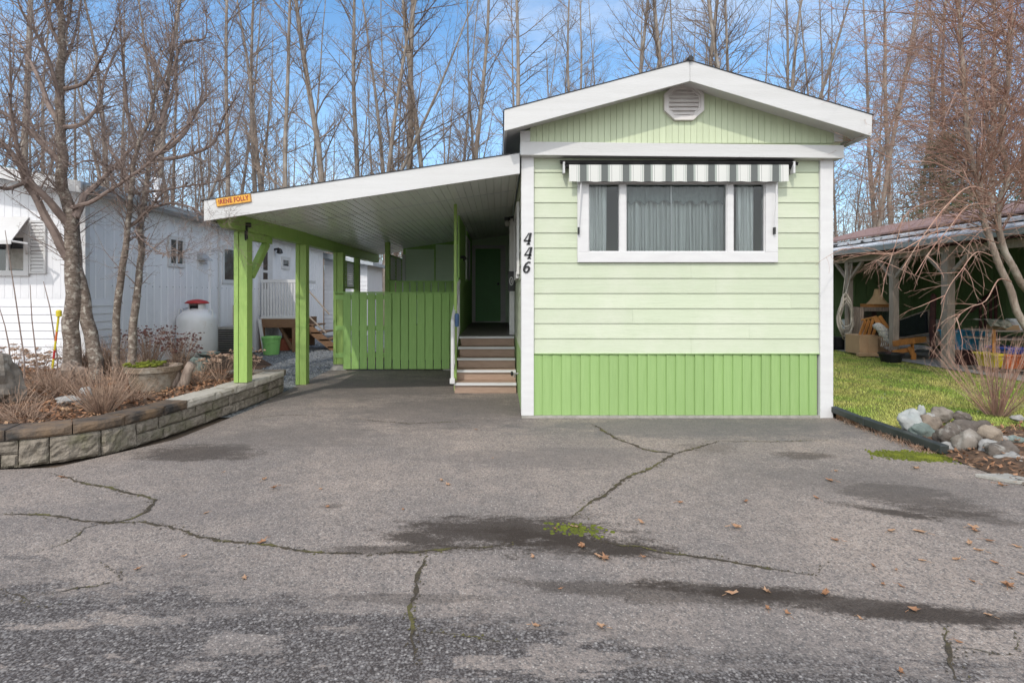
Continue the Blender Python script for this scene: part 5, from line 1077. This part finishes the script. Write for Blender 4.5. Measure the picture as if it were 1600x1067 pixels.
cb=MB(); ls=limbs(cb,[(lp(p,7.35,dy),a,b) for p,dy,a,b in [([(231,245),(262,232),(290,205),(298,180),(320,155),(322,130)],.3,.038,.01),([(230,250),(280,245),(330,228),(350,185),(365,160)],-.6,.028,.007),([(228,325),(245,322),(270,318),(300,325),(330,345),(352,352)],-.7,.02,.004),([(222,345),(212,362),(235,385),(262,400),(285,396)],-.8,.014,.003),
 ([(230,300),(262,296),(300,290),(345,282),(365,262)],-.5,.018,.004),([(250,195),(270,140),(275,100),(262,60)],.4,.026,.006),([(268,120),(285,70),(320,60),(322,20)],-.3,.02,.005),([(262,140),(240,95),(228,70),(215,45)],.3,.02,.005),([(318,150),(315,110),(318,20)],0,.008,.003),([(228,270),(180,262),(140,250),(110,262)],-1.0,.018,.005)]],sides=6)
dress(cb,ls+l3,R,13,(.3,1.0),.3); cb.build('crown',M['twig'],t3)
# ------------------------------------------------------------------ right hand weeping tree
t4=thing('weeping_tree','big leafless tree with masses of drooping red brown twigs at the right edge','tree',tuple(P(1660,640,7.6)))
tb=MB(); Yr=7.6
l4=limbs(tb,[(lp([(1665,640),(1625,560),(1597,500),(1575,445),(1552,390),(1540,350),(1530,290),(1512,220),(1508,150),(1500,60),(1498,-20)],Yr,.2),.05,.025),
  (lp([(1700,640),(1665,540),(1620,470),(1592,435),(1572,395),(1558,340),(1572,270),(1565,200),(1575,120),(1580,20)],Yr+.3,-.2),.055,.025),
  (lp([(1740,640),(1700,500),(1650,400),(1610,330),(1600,250),(1610,150),(1620,50)],Yr+.5,.4),.05,.025)],sides=10)
tb.build('trunk',M['bark'],t4,smooth=True)
cb=MB(); R=random.Random(5)
def arch(p, dx, dz, n, Y, r0, droop):
    pts=[p]; d=Vector((dx,R.gauss(0,.45),dz)).normalized()
    L_=R.uniform(1.0,2.5); k=9
    for i in range(k):
        d=(d+Vector((R.gauss(0,.05),R.gauss(0,.06),-droop+R.gauss(0,.05)))).normalized(); pts.append(pts[-1]+d*L_/k)
    cb.tube(pts,[max(.0022,r0*(1-.88*i/k)) for i in range(k+1)],4,False)
    for j in range(n):
        i=R.randrange(2,k); q=pts[i]; dd=(pts[i+1 if i<k else i]-pts[i-1]).normalized(); o=dd.orthogonal().normalized(); o.rotate(Matrix.Rotation(R.random()*6.283,3,dd))
        grow(cb,q,dd*.8+o*.6+Vector((0,0,R.uniform(-.45,.35))),R.uniform(.25,.8),max(.003,r0*.35),0,R,[(4,.09,-.03,3,.5,.6,.2,3),(3,.12,0,0,0,0,0,3)])
for q,rr in l4:
    for k in range(160):
        t=.50+.50*R.random(); i=min(int(t*(len(q)-1)),len(q)-2); p=q[i].lerp(q[i+1],R.random())
        arch(p, R.uniform(-1,.35) if R.random()<.8 else R.uniform(-.2,1), R.uniform(-.05,1.1), 10, Yr, R.uniform(.005,.011), R.uniform(.0,.10))
for px,py,ex,ey,kx,ky in ((1540,360,1400,395,1310,390),(1560,380,1440,390,1350,415),(1545,330,1420,330,1380,440),(1580,440,1540,470,1490,500),(1550,400,1500,425,1470,475),(1545,320,1480,360,1430,430),(1535,300,1400,250,1310,215),(1520,230,1420,190,1345,170),(1550,300,1480,320,1410,420)):
    l=limbs(cb,[(lp([(px,py),((px+ex)/2,(py+ey)/2-18),(ex,ey),((ex+kx)/2,(ey+ky)/2-5),(kx,ky)],Yr-.1,-1.3),.009,.003)],sides=5)
    for _ in range(9):
        q=l[0][0]; i=R.randrange(3,len(q)-1); grow(cb,q[i],(q[i+1]-q[i]).normalized()+Vector((R.gauss(0,.4),R.gauss(0,.4),R.uniform(-.7,.3))),R.uniform(.3,.8),.005,0,R,[(4,.08,-.03,3,.5,.6,.2,3),(3,.12,0,0,0,0,0,3)])
cb.build('crown',M['redtwig'],t4)
# conifer behind
def conifer(name,x,y,h,rad,label,seed):
    R=random.Random(seed); t=thing(name,label,'tree',(x,y,0)); mb=MB(); mb.tube([(x,y,-.1),(x,y,h*.5),(x,y,h)],[.18,.1,.02],8); mb.build('trunk',M['bark'],t); vs=[]; fs=[]
    for k in range(230):
        z=1.2+(h-1.3)*R.random()**1.1; f=1-(z/h)**1.3; L_=rad*f*R.uniform(.6,1.1)+.2; a=R.random()*6.28; d=Vector((cos(a),sin(a),-.15))
        for j in range(110):
            s=R.random()**.7*L_; c=Vector((x,y,z))+d*s+Vector((R.gauss(0,.12),R.gauss(0,.12),-.25*s*s/L_+R.gauss(0,.08))); u=Vector((R.gauss(0,1),R.gauss(0,1),R.gauss(0,.6))).normalized()*R.uniform(.05,.11); w=u.orthogonal().normalized()*.028; o=len(vs); vs+= [tuple(c-w),tuple(c+w),tuple(c+u)]; fs.append((o,o+1,o+2))
    mb=MB(); mb.v=vs; mb.f=fs; mb.mi=[0]*len(fs); mb.build('crown',M['conifer'],t)
conifer('conifer_tree',14.6,17.6,6.9,2.7,'dark green conifer showing through the red brown twigs at the right',3)
conifer('conifer_tree',20.5,20.0,9.0,3.0,'second dark conifer at the right edge behind the brown roof',4)
# ------------------------------------------------------------------ right hand home and open carport
rh = thing('brown_roof_home', 'dark green boarded home with pink brown roof and open timber carport at the right', 'house', (9.5, 12, 0))
EX=8.3
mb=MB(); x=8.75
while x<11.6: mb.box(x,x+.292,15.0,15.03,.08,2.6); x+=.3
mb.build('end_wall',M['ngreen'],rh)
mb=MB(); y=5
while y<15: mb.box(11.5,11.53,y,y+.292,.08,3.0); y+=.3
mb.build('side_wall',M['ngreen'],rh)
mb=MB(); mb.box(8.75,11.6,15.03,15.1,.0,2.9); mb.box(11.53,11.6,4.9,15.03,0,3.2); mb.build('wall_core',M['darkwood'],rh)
for i,(y,px) in enumerate(((10.36,14),(11.78,10),(13.3,10))):
    mb=MB(); w=.075 if i==0 else .065; mb.box(8.65-w,8.65+w,y-w,y+w,.075,2.3); mb.build('carport_post',M['greywood'],rh,.006)
    mb=MB(); mb.bar((8.65,y-.05,1.85),(8.65,y-.5,2.26),.06,.06); mb.bar((8.65,y+.05,1.85),(8.65,y+.5,2.26),.06,.06); mb.build('knee_brace',M['greywood'],rh)
mb=MB(); mb.box(8.6,8.7,5,15.6,2.262,2.40); mb.build('eave_beam',M['greywood'],rh)
mb=MB(); 
for k in range(12): mb.bar((8.5,5.3+k*.85,2.42),(11.5,5.3+k*.85,2.95),.04,.1)
mb.build('rafter',M['darkwood'],rh)
mb=MB(); mb.hexa([(EX-.02,5,2.44),(EX+.08,5,2.44),(EX+.08,16.2,2.44),(EX-.02,16.2,2.44)],[(EX-.05,5,2.54),(EX+.08,5,2.54),(EX+.08,16.2,2.54),(EX-.05,16.2,2.54)]); mb.build('gutter',M['metalroof'],rh)
mb=MB(); mb.prism([(EX,2.55),(EX,2.575),(9.1,2.75),(9.1,2.72)],4.95,16.3); mb.build('carport_roof',M['whitepeel'],rh)
mb=MB(); mb.prism([(9.0,2.76),(9.0,2.82),(9.6,2.95),(9.6,2.88)],4.95,16.3); mb.build('upper_flashing',M['whitepeel'],rh)
mb=MB(); mb.prism([(9.3,2.93),(9.3,2.97),(11.2,3.48),(13.2,3.0),(13.2,2.9),(11.2,3.38)],4.9,16.4); mb.build('shingle_roof',M['shingle'],rh)
mb=MB(); mb.prism([(9.05,2.70),(9.05,2.755),(9.5,2.85),(9.5,2.78)],5,16.2); mb.build('roof_gap',M['black'],rh)
# contents: pictures as (px,py) at chosen depth
def boxp(name,mat,px0,py0,px1,py1,Y,dep,label,cat,bev=.004,rot=0,par=None):
    a=P(px0,py0,Y); b=P(px1,py1,Y); mb=MB(); mb.box(a.x,b.x,Y,Y+dep,max(b.z,.08),a.z); o=mb.build(name,M[mat],par,bev)
    if label: tag(o,label,cat)
    return o
cb0=thing('display_cabinet','weathered wood cabinet frame with a glass front under the lamp shade','cabinet',tuple(P(1370,560,12.9)))
a=P(1344,480,12.9); b=P(1400,556,12.9); mb=MB()
for q in ((a.x,a.x+.09,b.z,a.z),(b.x-.07,b.x,b.z,a.z),(a.x+.09,b.x-.07,a.z-.1,a.z),(a.x+.09,b.x-.07,b.z,b.z+.1)): mb.box(q[0],q[1],12.9,12.98,max(q[2],.08),q[3])
mb.box(a.x,a.x+.02,12.98,13.35,.08,a.z); mb.box(b.x-.02,b.x,12.98,13.35,.08,a.z); mb.build('frame',M['drift'],cb0); mb=MB(); mb.box(a.x+.09,b.x-.07,12.93,12.94,.18,a.z-.1); mb.build('glass_front',M['glass'],cb0); mb=MB(); mb.box(a.x+.02,b.x-.02,13.33,13.35,.08,a.z); mb.build('back_panel',M['darkwood'],cb0)
boxp('wooden_tray','oak',1357,475,1396,481,12.95,.3,'shallow orange wooden tray under the tan lamp shade','tray')
q=P(1371,475,13.05); mb=MB(); mb.lathe([(.235,0),(.15,.10),(.095,.2),(.06,.36),(.055,.36),(.09,.2)],(q.x,q.y,q.z),18); tag(mb.build('lamp_shade',M['shade']),'tan flared lamp shade sitting on the cabinet','lamp shade')
cbx=boxp('cardboard_box','card',1343,524,1372,553,12.3,.5,'tall cardboard box in front of the cabinet','box'); boxp('flap','card',1357,526,1372,551,12.27,.02,None,None,par=cbx)
boxp('cardboard_box','card',1343,552,1376,559,12.15,.12,'flat cardboard piece lying below the tall box','box'); boxp('cardboard_box','card',1373,527,1392,551,12.5,.4,'darker open cardboard box behind the chair','box')
# leaning chair back with cushion
lc=thing('wooden_chair','slatted orange wooden chair back with a striped cushion behind the boxes','chair',tuple(P(1375,540,12.2)))
for i,(px,t) in enumerate(((1343,1352),(1350,1358),(1357,1364),(1364,1372))):
    mb=MB(); mb.bar(P(px,524,12.45),P(t,501-i,12.6),.06,.02,(0,1,0)); mb.build('slat',M['oak'],lc)
mb=MB(); mb.bar(P(1366,495,12.05),P(1388,528,12.0),.10,.03,(0,1,0)); mb.bar(P(1374,494,12.1),P(1392,520,12.05),.08,.03,(0,1,0)); mb.bar(P(1346,500,12.3),P(1368,495,12.1),.03,.05,(0,1,0)); mb.build('arm',M['oak'],lc,.004)
mb=MB(); 
for k in range(7): a=P(1373+k*3.2,510+k*3.6,11.98); mb.blob((a.x,a.y,a.z),(.13,.07,.08),k,.2,10,8)
mb.build('cushion',M['cream'],lc,smooth=True)
mb=MB(); 
for k in range(4): a=P(1377+k*3,528,11.9); mb.tube([a,a+Vector((.02,0,-.09)),a+Vector((-.01,0,-.19))],.006,4)
mb.build('cushion_tie',M['cream'],lc)
# adirondack chair
ac=thing('adirondack_chair','low orange wooden garden chair with cream cushion on the paved floor','chair',tuple(P(1420,566,11.6)))
Yc=11.6
mb=MB(); mb.bar(P(1395,537,Yc),P(1447,530,Yc),.03,.12,(0,0,1)); mb.hexa([P(1395,536,Yc),P(1447,530,Yc),P(1447,530,Yc+.15),P(1395,536,Yc+.15)],[P(1395,533,Yc),P(1447,527,Yc),P(1447,527,Yc+.15),P(1395,533,Yc+.15)]); mb.build('armrest',M['oak'],ac,.004)
mb=MB(); mb.hexa([P(1397,533,Yc+.6),P(1440,529,Yc+.6),P(1440,529,Yc+.75),P(1397,533,Yc+.75)],[P(1397,530,Yc+.6),P(1440,526,Yc+.6),P(1440,526,Yc+.75),P(1397,530,Yc+.75)]); mb.build('armrest',M['oak'],ac,.004)
for k,Yq in enumerate((Yc,Yc+.65)):
    mb=MB(); a=[P(1417,545,Yq),P(1421,541,Yq),P(1431,553,Yq),P(1430,566,Yq),P(1424,566,Yq),P(1424,556,Yq)]; mb.prism([(v.x,v.z) for v in a][::-1],Yq-.02,Yq+.02); mb.build('leg',M['oak'],ac,.003)
    mb=MB(); mb.bar(P(1394,551,Yq+.04),P(1428,545,Yq+.04),.03,.09); mb.bar(P(1425,534,Yq+.04),P(1426,548,Yq+.04),.03,.06); mb.build('side_rail',M['oak'],ac)
mb=MB()
for k in range(8): a=P(1397+k*6.2,545.5-k*.7+(2 if k>5 else 0),Yc+.36); mb.blob((a.x,a.y,a.z),(.085,.30,.045),k,.12,12,8)
mb.build('cushion',M['cream'],ac,smooth=True)
q=P(1392,566,11.3); mb=MB(); mb.lathe([(.17,.0),(.22,.16),(.24,.17),(.24,.19),(.2,.19),(.17,.05)],(q.x,q.y,.06),20); tag(mb.build('black_planter',M['black']),'round black planter at the foot of the second grey post','pot')
stemtuft('potted_plant',q.x-.05,q.y,.2,14,.3,.1,'drydark','small dark plant in the round black planter',seed=21)
# leaning glass panel
gp=thing('glass_panel','leaning framed glass panel behind the orange garden chair','panel',tuple(P(1425,530,13.2))); a=[P(1404,500,13.2),P(1445,484,13.3),P(1447,520,13.3),P(1403,528,13.2)]
mb=MB(); mb.prism([(v.x,v.z) for v in (a[3],a[2],a[1],a[0])],13.2,13.22); mb.build('sheet',M['darkglass'],gp)
mb=MB(); 
for u,v in zip(a,a[1:]+a[:1]): mb.bar((u.x,13.19,u.z),(v.x,13.19,v.z),.025,.025)
mb.build('frame',M['greywood'],gp)
boxp('bench','greywood',1385,527,1475,537,12.9,.35,'low grey wooden bench behind the orange garden chair','bench')
mb=MB(); q=P(1458,560,12.0); mb.tube([(q.x,12,.08),(q.x-.02,12,.7),(q.x+.01,12,1.45),(q.x,12,1.5)],[.05,.06,.055,.02],8); tag(mb.build('carved_post',M['darkwood']),'dark red carved wooden post beside the third grey post','post')
hp=thing('garden_hose','coiled grey hose hanging on the first grey carport post','hose',tuple(P(1320,480,13.15))); R=random.Random(8); mb=MB()
for k in range(10):
    c=P(1321+R.gauss(0,1.0),488+R.gauss(0,4),13.12-k*.006); w=R.uniform(.13,.20); h=R.uniform(.36,.56)
    mb.tube([c+Vector((w*sin(t*2*pi/28)*(1-.25*cos(t*2*pi/28)),.03*sin(t),h*cos(t*2*pi/28)*.9-.06)) for t in range(29)],.015,5)
mb.build('coil',M['hose'],hp); mb=MB(); mb.tube([P(1321,460,13.1),P(1327,440,13.1),P(1332,405,13.1)],.011,5); mb.tube([P(1316,468,13.05),P(1322,420,13.05),P(1338,404,13.1)],.009,5); mb.build('hanging_loop',M['hose'],hp)
boxp('black_trash_can','black',1302,527,1323,556,13.6,.5,'dark bin behind the coiled hose','bin',.03); boxp('white_box','whitepeel',1331,500,1345,533,13.6,.4,'pale box behind the first grey post','box')
mb=MB(); q=P(1336,493,13.2); 
for dx in (-.04,.06): mb.tube([(q.x+dx,13.2,.08),(q.x+dx,13.2,q.z)],.012,6)
mb.tube([(q.x-.04,13.2,q.z),(q.x+.06,13.2,q.z)],.012,6); tag(mb.build('hand_trolley',M['black']),'thin black trolley handle standing between hose and cabinet','trolley')
# right: blue tote, shelves, bins
def tote(name,mat,px0,py0,px1,py1,Y,dep,label,cat):
    a=P(px0,py0,Y); b=P(px1,py1,Y); t=thing(name,label,cat,(a.x,Y,b.z)); mb=MB(); k=.04; zb=max(b.z,.08)
    mb.hexa([(a.x+k,Y+k,zb),(b.x-k,Y+k,zb),(b.x-k,Y+dep-k,zb),(a.x+k,Y+dep-k,zb)],[(a.x,Y,a.z-.04),(b.x,Y,a.z-.04),(b.x,Y+dep,a.z-.04),(a.x,Y+dep,a.z-.04)])
    for i in range(5): f=(i+.5)/5; xx=a.x+k+(b.x-a.x-2*k)*f; mb.bar((xx,Y+k-.012,zb+.02),(xx,Y-.008,a.z-.06),.015,.02)
    mb.build('body',M[mat],t,.006); mb=MB(); mb.box(a.x-.03,b.x+.03,Y-.03,Y+dep+.03,a.z-.039,a.z); mb.build('lid',M[mat],t,.008); return t
tote('storage_tote','blue',1500,517,1541,547,10.6,.5,'blue storage tote with lid standing on a dark crate','tote')
boxp('crate','darkwood',1503,547,1540,574,10.65,.45,'dark crate under the blue storage tote','crate')
boxp('leaning_board','whitepeel',1532,532,1543,570,10.2,.04,'narrow white board leaning beside the shelf','board'); boxp('leaning_board','white',1543,516,1550,571,10.1,.05,'tall white board leaning against the shelf','board')
su=thing('storage_shelf','open wooden storage shelf crowded with bins at the right edge','shelf',tuple(P(1600,570,9.7))); Ys=9.7; X0=P(1550,0,Ys).x
for zz in (P(0,516,Ys).z,P(0,529,Ys).z,.12): mb=MB(); mb.box(X0,X0+1.9,Ys,Ys+.6,zz-.03,zz); mb.build('shelf_board',M['greywood'],su)
for xx in (X0,X0+.95,X0+1.85): mb=MB(); mb.box(xx,xx+.05,Ys-.02,Ys,.08,P(0,515,Ys).z); mb.build('upright',M['oak'],su)
tote('storage_bin','yellow',1554,553,1571,575,9.5,.4,'yellow bin at the bottom of the storage shelf','bin'); tote('storage_bin','orange',1573,554,1606,577,9.45,.4,'orange bin at the bottom of the storage shelf','bin'); tote('storage_bin','royal',1576,543,1606,553.4,9.5,.4,'royal blue bin stacked on the orange bin','bin')
R=random.Random(2); mb=grid(P(1543,0,9.72).x,P(1578,0,9.72).x,9.66,10.2,16,10,lambda x,y: P(0,500,9.72).z+.07*mnoise.noise(Vector((x*5,y*5,1)))-.12*max(0,(9.75-y)/.1)); tag(mb.build('folded_tarp',M['tarp'],smooth=True),'patterned grey green cloth heaped on top of the shelf','cloth')
boxp('carton','card',1572,508,1594,516,9.75,.4,'flat tan carton on top of the storage shelf','box'); q=P(1600,516,9.7); bucket('white_pail',q.x,q.y+.15,.10,.12,.16,'white','small white pail on top of the storage shelf','pail',z=q.z)
boxp('chest_freezer','concrete',1464,500,1512,540,13.6,.7,'pale low cabinet in the shade behind the third grey post','cabinet',.02)
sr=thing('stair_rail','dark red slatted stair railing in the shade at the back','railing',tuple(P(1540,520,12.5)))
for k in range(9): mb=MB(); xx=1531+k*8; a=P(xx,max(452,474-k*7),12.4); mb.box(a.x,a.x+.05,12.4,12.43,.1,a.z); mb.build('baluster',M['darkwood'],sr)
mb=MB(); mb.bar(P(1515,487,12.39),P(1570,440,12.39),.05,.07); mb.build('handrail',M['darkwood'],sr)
# shrub right
stemtuft('bare_shrub',5.78,6.25,.1,150,.92,.58,'redtwig','fan shaped bare shrub of thin red brown stems at the right edge',cat='shrub',branch=2,rad=.0022,seed=30,wob=.12)
# rocks
def RP(a,b): return (1290+a*.2437, 520+b*.2437)
rocks=[(575,580,75,62,'rockwhite',.12,'pale white flecked rock nearest the lawn'),(622,520,26,48,'rockwhite',.12,'small upright white rock behind the pale one'),(690,595,80,50,'rock',.12,'brown rock behind the pipe end'),(655,645,80,42,'rockgreen',.06,'blue green rock touching the black pipe'),(810,670,75,62,'rock',.06,'rounded grey brown rock at the pipe end'),(815,740,52,30,'rockpale',.03,'small pale grey rock below the pipe end'),
 (955,715,85,72,'rock',.04,'large brown rock in the middle of the front row'),(990,635,115,58,'rock',.12,'wide flat brown rock behind the front row'),(1085,670,70,60,'rock',.08,'grey brown rock beside the wide flat one'),(1085,755,76,52,'rockpale',.03,'smooth oval pale rock in the front row'),(1170,775,95,60,'rock',.03,'big angular brown rock in the front row'),(1235,825,95,36,'rockpale',.02,'long pale rock at the right edge'),(1275,865,28,30,'rockpale',.0,'small pale rock cut by the right edge'),
 (1150,687,36,20,'rockpale',.1,'small pale rock between two brown ones'),(1235,690,60,20,'rockgreen',.1,'thin blue grey slab behind the brown rock'),(770,530,62,42,'rock',.15,'dark brown rock at the back near the lawn'),(890,540,50,25,'rock',.15,'low brown rock at the back behind the flat one'),(685,545,34,22,'rockpale',.15,'small pale rock at the lawn edge'),(1245,550,38,15,'rockpale',.15,'thin pale rock under the bare shrub'),(925,672,32,14,'rockpale',.12,'small white sliver of rock among the brown ones')]
for i,(cx_,cy_,rx,ry,mt,z,lb) in enumerate(rocks):
    px,py=RP(cx_,cy_+ry*.9); g=G(px,py,z*.7); s=g.y/F*.2437; mb=MB(); mb.blob((g.x,g.y+rx*s*.5,z*.7+ry*s*.85),(rx*s*1.0,rx*s*.7,ry*s*1.22),i*3.7+1,.27,30,20)
    mt = {'rock': ('rock','rockdark','rockbrown')[i%3]}.get(mt, mt)
    tag(mb.build('rock',M[mt],smooth=True),lb,'rock','rocks edging the mulch bed')
mb=MB(); q=G(1590,752); mb.prismz([(q.x-.25,q.y+.1),(q.x-.1,q.y-.05),(q.x+.5,q.y-.3),(q.x+.8,q.y-.1),(q.x+.2,q.y+.12)],0,.03); tag(mb.build('paving_slab',M['concrete'],bevel=.005),'pale concrete slab edge beside the rocks','slab')
# downspout pipe on the ground
pp=thing('drain_pipe','dark square drainpipe lying along the drive edge from the house corner','pipe',(4.05,5.6,.1)); a=P(1305,637,6.42); c_=P(1352,657,6.0); b=P(1475,703,4.95); a.z=.13;
mb=MB(); mb.bar((a.x,6.46,.105),(4.02,5.9,.085),.075,.07); mb.bar((4.02,5.91,.088),(4.08,4.92,.06),.085,.08); mb.bar((4.02,5.94,.087),(4.02,5.87,.087),.095,.09); mb.build('pipe',M['gutterblack'],pp,.008)
mb=MB(); mb.box(XR+.004, XR+.05, 6.66, 6.74, .2, 2.9); mb.hexa([(XR+.006,6.47,.10),(XR+.06,6.47,.10),(XR+.06,6.7,.12),(XR+.006,6.7,.12)],[(XR+.006,6.66,.2),(XR+.05,6.66,.2),(XR+.05,6.74,.2),(XR+.006,6.74,.2)]); mb.build('downspout', M['white'], home, .006)
mb=MB(); mb.hexa([(4.03,5.95,.0),(4.07,5.95,.0),(4.07,6.43,0),(4.03,6.43,0)],[(4.03,5.95,.02),(4.07,5.95,.02),(4.07,6.43,.07),(4.03,6.43,.07)]); tag(mb.build('edging_board',M['wood']),'short brown edging board under the dark drainpipe','board')
r=random.Random(6); mb=MB()
for i in range(500): t=r.random(); x=4.0+r.gauss(0,.05)+.05*t; y=4.95+1.4*t; a=r.random()*6.28; h=r.uniform(.02,.07); mb.tube([(x,y,0),(x+cos(a)*h*.7,y+sin(a)*h*.7,h)],[.002,.001],3,False)
tag(mb.build('dry_grass',M['dry']),'dry straw grass under the dark drainpipe','grass',kind='stuff')
# ------------------------------------------------------------------ woodland behind
def alder(seed, h=21, r0=.19, nb=44, first=.13, ang=.8, cl=.25, fork=0):
    R=random.Random(seed); tb=MB(); cbm=MB(); pts=[Vector((0,0,-.1))]; d=Vector((R.gauss(0,.03),R.gauss(0,.03),1)); k=18
    for i in range(k): d=(d+Vector((R.gauss(0,.022),R.gauss(0,.022),.05))).normalized(); pts.append(pts[-1]+d*h/k)
    r0*=.8; rr=[r0*(1-.9*(i/k)**.9)+.008 for i in range(k+1)]; tb.tube(pts,rr,7,False)
    stems=[(pts,rr,h)]
    if fork:
        i=int(k*fork); q=[pts[i]]; dd=Vector((R.choice((-1,1))*.35,R.gauss(0,.2),1)).normalized()
        for j in range(10): dd=(dd+Vector((R.gauss(0,.03),R.gauss(0,.03),.05))).normalized(); q.append(q[-1]+dd*h*(1-fork)*.9/10)
        r2=[rr[i]*.72*(1-.9*j/10)+.006 for j in range(11)]; tb.tube(q,r2,6,False); stems.append((q,r2,h*(1-fork)))
    SP=[(7,.08,.02,12,.40,.75,.12,3),(4,.12,.02,7,.42,.75,.15,3),(2,.14,.01,0,0,0,0,3)]
    for si,(q,rr_,hh) in enumerate(stems):
        n=nb if si==0 else nb//2
        for b in range(n):
            t=(first if si==0 else .1)+(1-(first if si==0 else .1))*(b+R.random())/n; i=min(int(t*(len(q)-1)),len(q)-2); p=q[i].lerp(q[i+1],R.random()); a=R.random()*6.28; an=ang*R.uniform(.7,1.3)
            L_=h*cl*(1.1-.8*t)*R.uniform(.5,1.15)*(.5 if t<first+.08 else 1)
            grow(cbm,p,Vector((cos(a)*sin(an),sin(a)*sin(an),cos(an))),L_,min(rr_[i]*.36,.034),0,R,SP)
    return tb,cbm
protos=[]
cfg=[dict(seed=1),dict(seed=2,h=23,r0=.17,cl=.2,ang=.65),dict(seed=3,h=20,r0=.2,fork=.35),dict(seed=4,h=22,r0=.13,nb=36,cl=.18),dict(seed=5,h=19,r0=.16,fork=.22,ang=.9),dict(seed=6,h=24,r0=.21,cl=.24,first=.25),dict(seed=8,h=15,r0=.10,nb=40,cl=.26,first=.08,ang=.85)]
meshes=[]
for i,c_ in enumerate(cfg):
    tb,cbm=alder(**c_); 
    t=thing('bare_tree','x','tree',(0,0,0)); tb.build('trunk',M['alder'],t,smooth=True); cbm.build('crown',M['aldertwig'],t); protos.append(t)
R=random.Random(99)
zones=[(300,'tall bare tree standing behind the white home at the left','bare trees behind the white home'),(800,'tall bare tree rising above the sloping carport roof','bare trees above the carport roof'),(1290,'tall bare tree rising behind the gable roof of the green home','bare trees behind the green gable'),(9999,'tall bare tree behind the brown roofed home at the right','bare trees behind the right hand home')]
def zone(px):
    for z_ in zones:
        if px<z_[0]: return z_[1:]
tl=[(-60,26,0),(-10,30,2),(35,25,5),(78,28,1),(120,33,3),(160,27,2),(185,36,5),(232,24,0),(250,31,1),(296,27,4),(328,34,3),(352,25,5),(366,31,1),
 (396,26,5),(420,34,2),(445,24,0),(478,30,3),(522,25,1),(540,33,4),(558,27,5),(600,25,2),(614,29,0),(632,27,5),(642,33,1),(680,26,3),(697,36,6),(736,27,1),(758,33,3),(797,24,0),
 (835,33,6),(880,30,2),(906,26,4),(950,32,3),(985,27,0),(1020,34,1),(1048,27,3),(1072,25,1),(1088,30,5),(1110,33,2),(1140,27,0),(1165,33,3),(1190,25,5),(1218,30,1),(1240,26,2),(1262,33,4),(1285,28,3),
 (1345,23,1),(1372,30,2),(1392,26,5),(1425,32,0),(1455,27,3),(1490,30,4),(1530,26,2),(1570,33,1),(1610,27,0),(1660,30,5)]
used=set(); ordn={}; ORD='first second third fourth fifth sixth seventh eighth ninth tenth eleventh twelfth thirteenth fourteenth fifteenth sixteenth seventeenth eighteenth nineteenth twentieth'.split()
KD={0:'sturdy',1:'tall straight',2:'high forked',3:'slender',4:'low forked',5:'tall wide crowned',6:'small spindly'}
PL_={0:'behind the white home',1:'over the carport roof',2:'behind the green gable',3:'behind the right hand roof'}
for n_,(px,Y,k) in enumerate(tl):
    X=(px-CX)*Y/F; rz=R.random()*6.28; s=R.uniform(.85,1.15); lb,gp_=zone(px); zi=[z_[2] for z_ in zones].index(gp_); ordn[zi]=ordn.get(zi,0)+1; lb=KD[k]+' bare tree, '+ORD[ordn[zi]-1]+' from the left '+PL_[zi]
    if k not in used: used.add(k); o=protos[k]; o.location=(X,Y,0); o.rotation_euler=(R.gauss(0,.02),R.gauss(0,.03),rz); o.scale=(s,s,s); o['label']=lb; o['group']=gp_
    else: o=copy_thing(protos[k],(X,Y,0),rz,s,lb,gp_); o.rotation_euler=(R.gauss(0,.03),R.gauss(0,.055),rz); o.scale=(s*R.uniform(.8,1.3),)*2+(s,)
for n_ in range(58):
    Y=R.uniform(30,52); px=R.uniform(-80,1680); X=(px-CX)*Y/F; lb,gp_=zone(px); s=R.uniform(.75,1.05)
    o=copy_thing(protos[R.choice((1,3,6,4,0,3,6))],(X,Y,0),R.random()*6.28,s,'slender bare tree deep in the woodland'+{0:' left of the carport',1:' seen over the carport roof',2:' seen over the green gable',3:' at the right of the photo'}[[z_[1] for z_ in zones].index(lb)],'deep woodland trees'+gp_[10:])
# saplings and undergrowth: nobody could count them
R=random.Random(17); mb=MB()
for i in range(1500):
    Y=R.uniform(21.5,40); px=R.uniform(-60,1660); X=(px-CX)*Y/F
    if -7.2<X<5 and Y<24: Y+=5; X=(px-CX)*Y/F
    h=R.uniform(2.0,6.5) if R.random()<.8 else R.uniform(6,9); grow(mb,(X,Y,-.1),(R.gauss(0,.12),R.gauss(0,.12),1),h,R.uniform(.015,.045),0,R,[(5,.06,.03,8,.38,.6,.1,4),(3,.12,.03,3,.5,.6,.1,3),(2,.15,0,0,0,0,0,3)])
tag(mb.build('thicket',M['aldertwig']),'brown tangled undergrowth filling the woodland floor','undergrowth',kind='stuff')
mb=MB()
for i in range(620):
    Y=R.uniform(42,75); px=R.uniform(-150,1750); X=(px-CX)*Y/F; h=R.uniform(5,15); grow(mb,(X,Y,-.1),(R.gauss(0,.05),R.gauss(0,.05),1),h,R.uniform(.06,.15),0,R,[(5,.03,.03,11,.25,.6,.1,4),(3,.12,.03,2,.5,.6,.1,3),(2,.15,0,0,0,0,0,3)])
tag(mb.build('far_wood',M['aldertwig']),'far bare woodland closing the view behind the trees','woodland',kind='stuff')
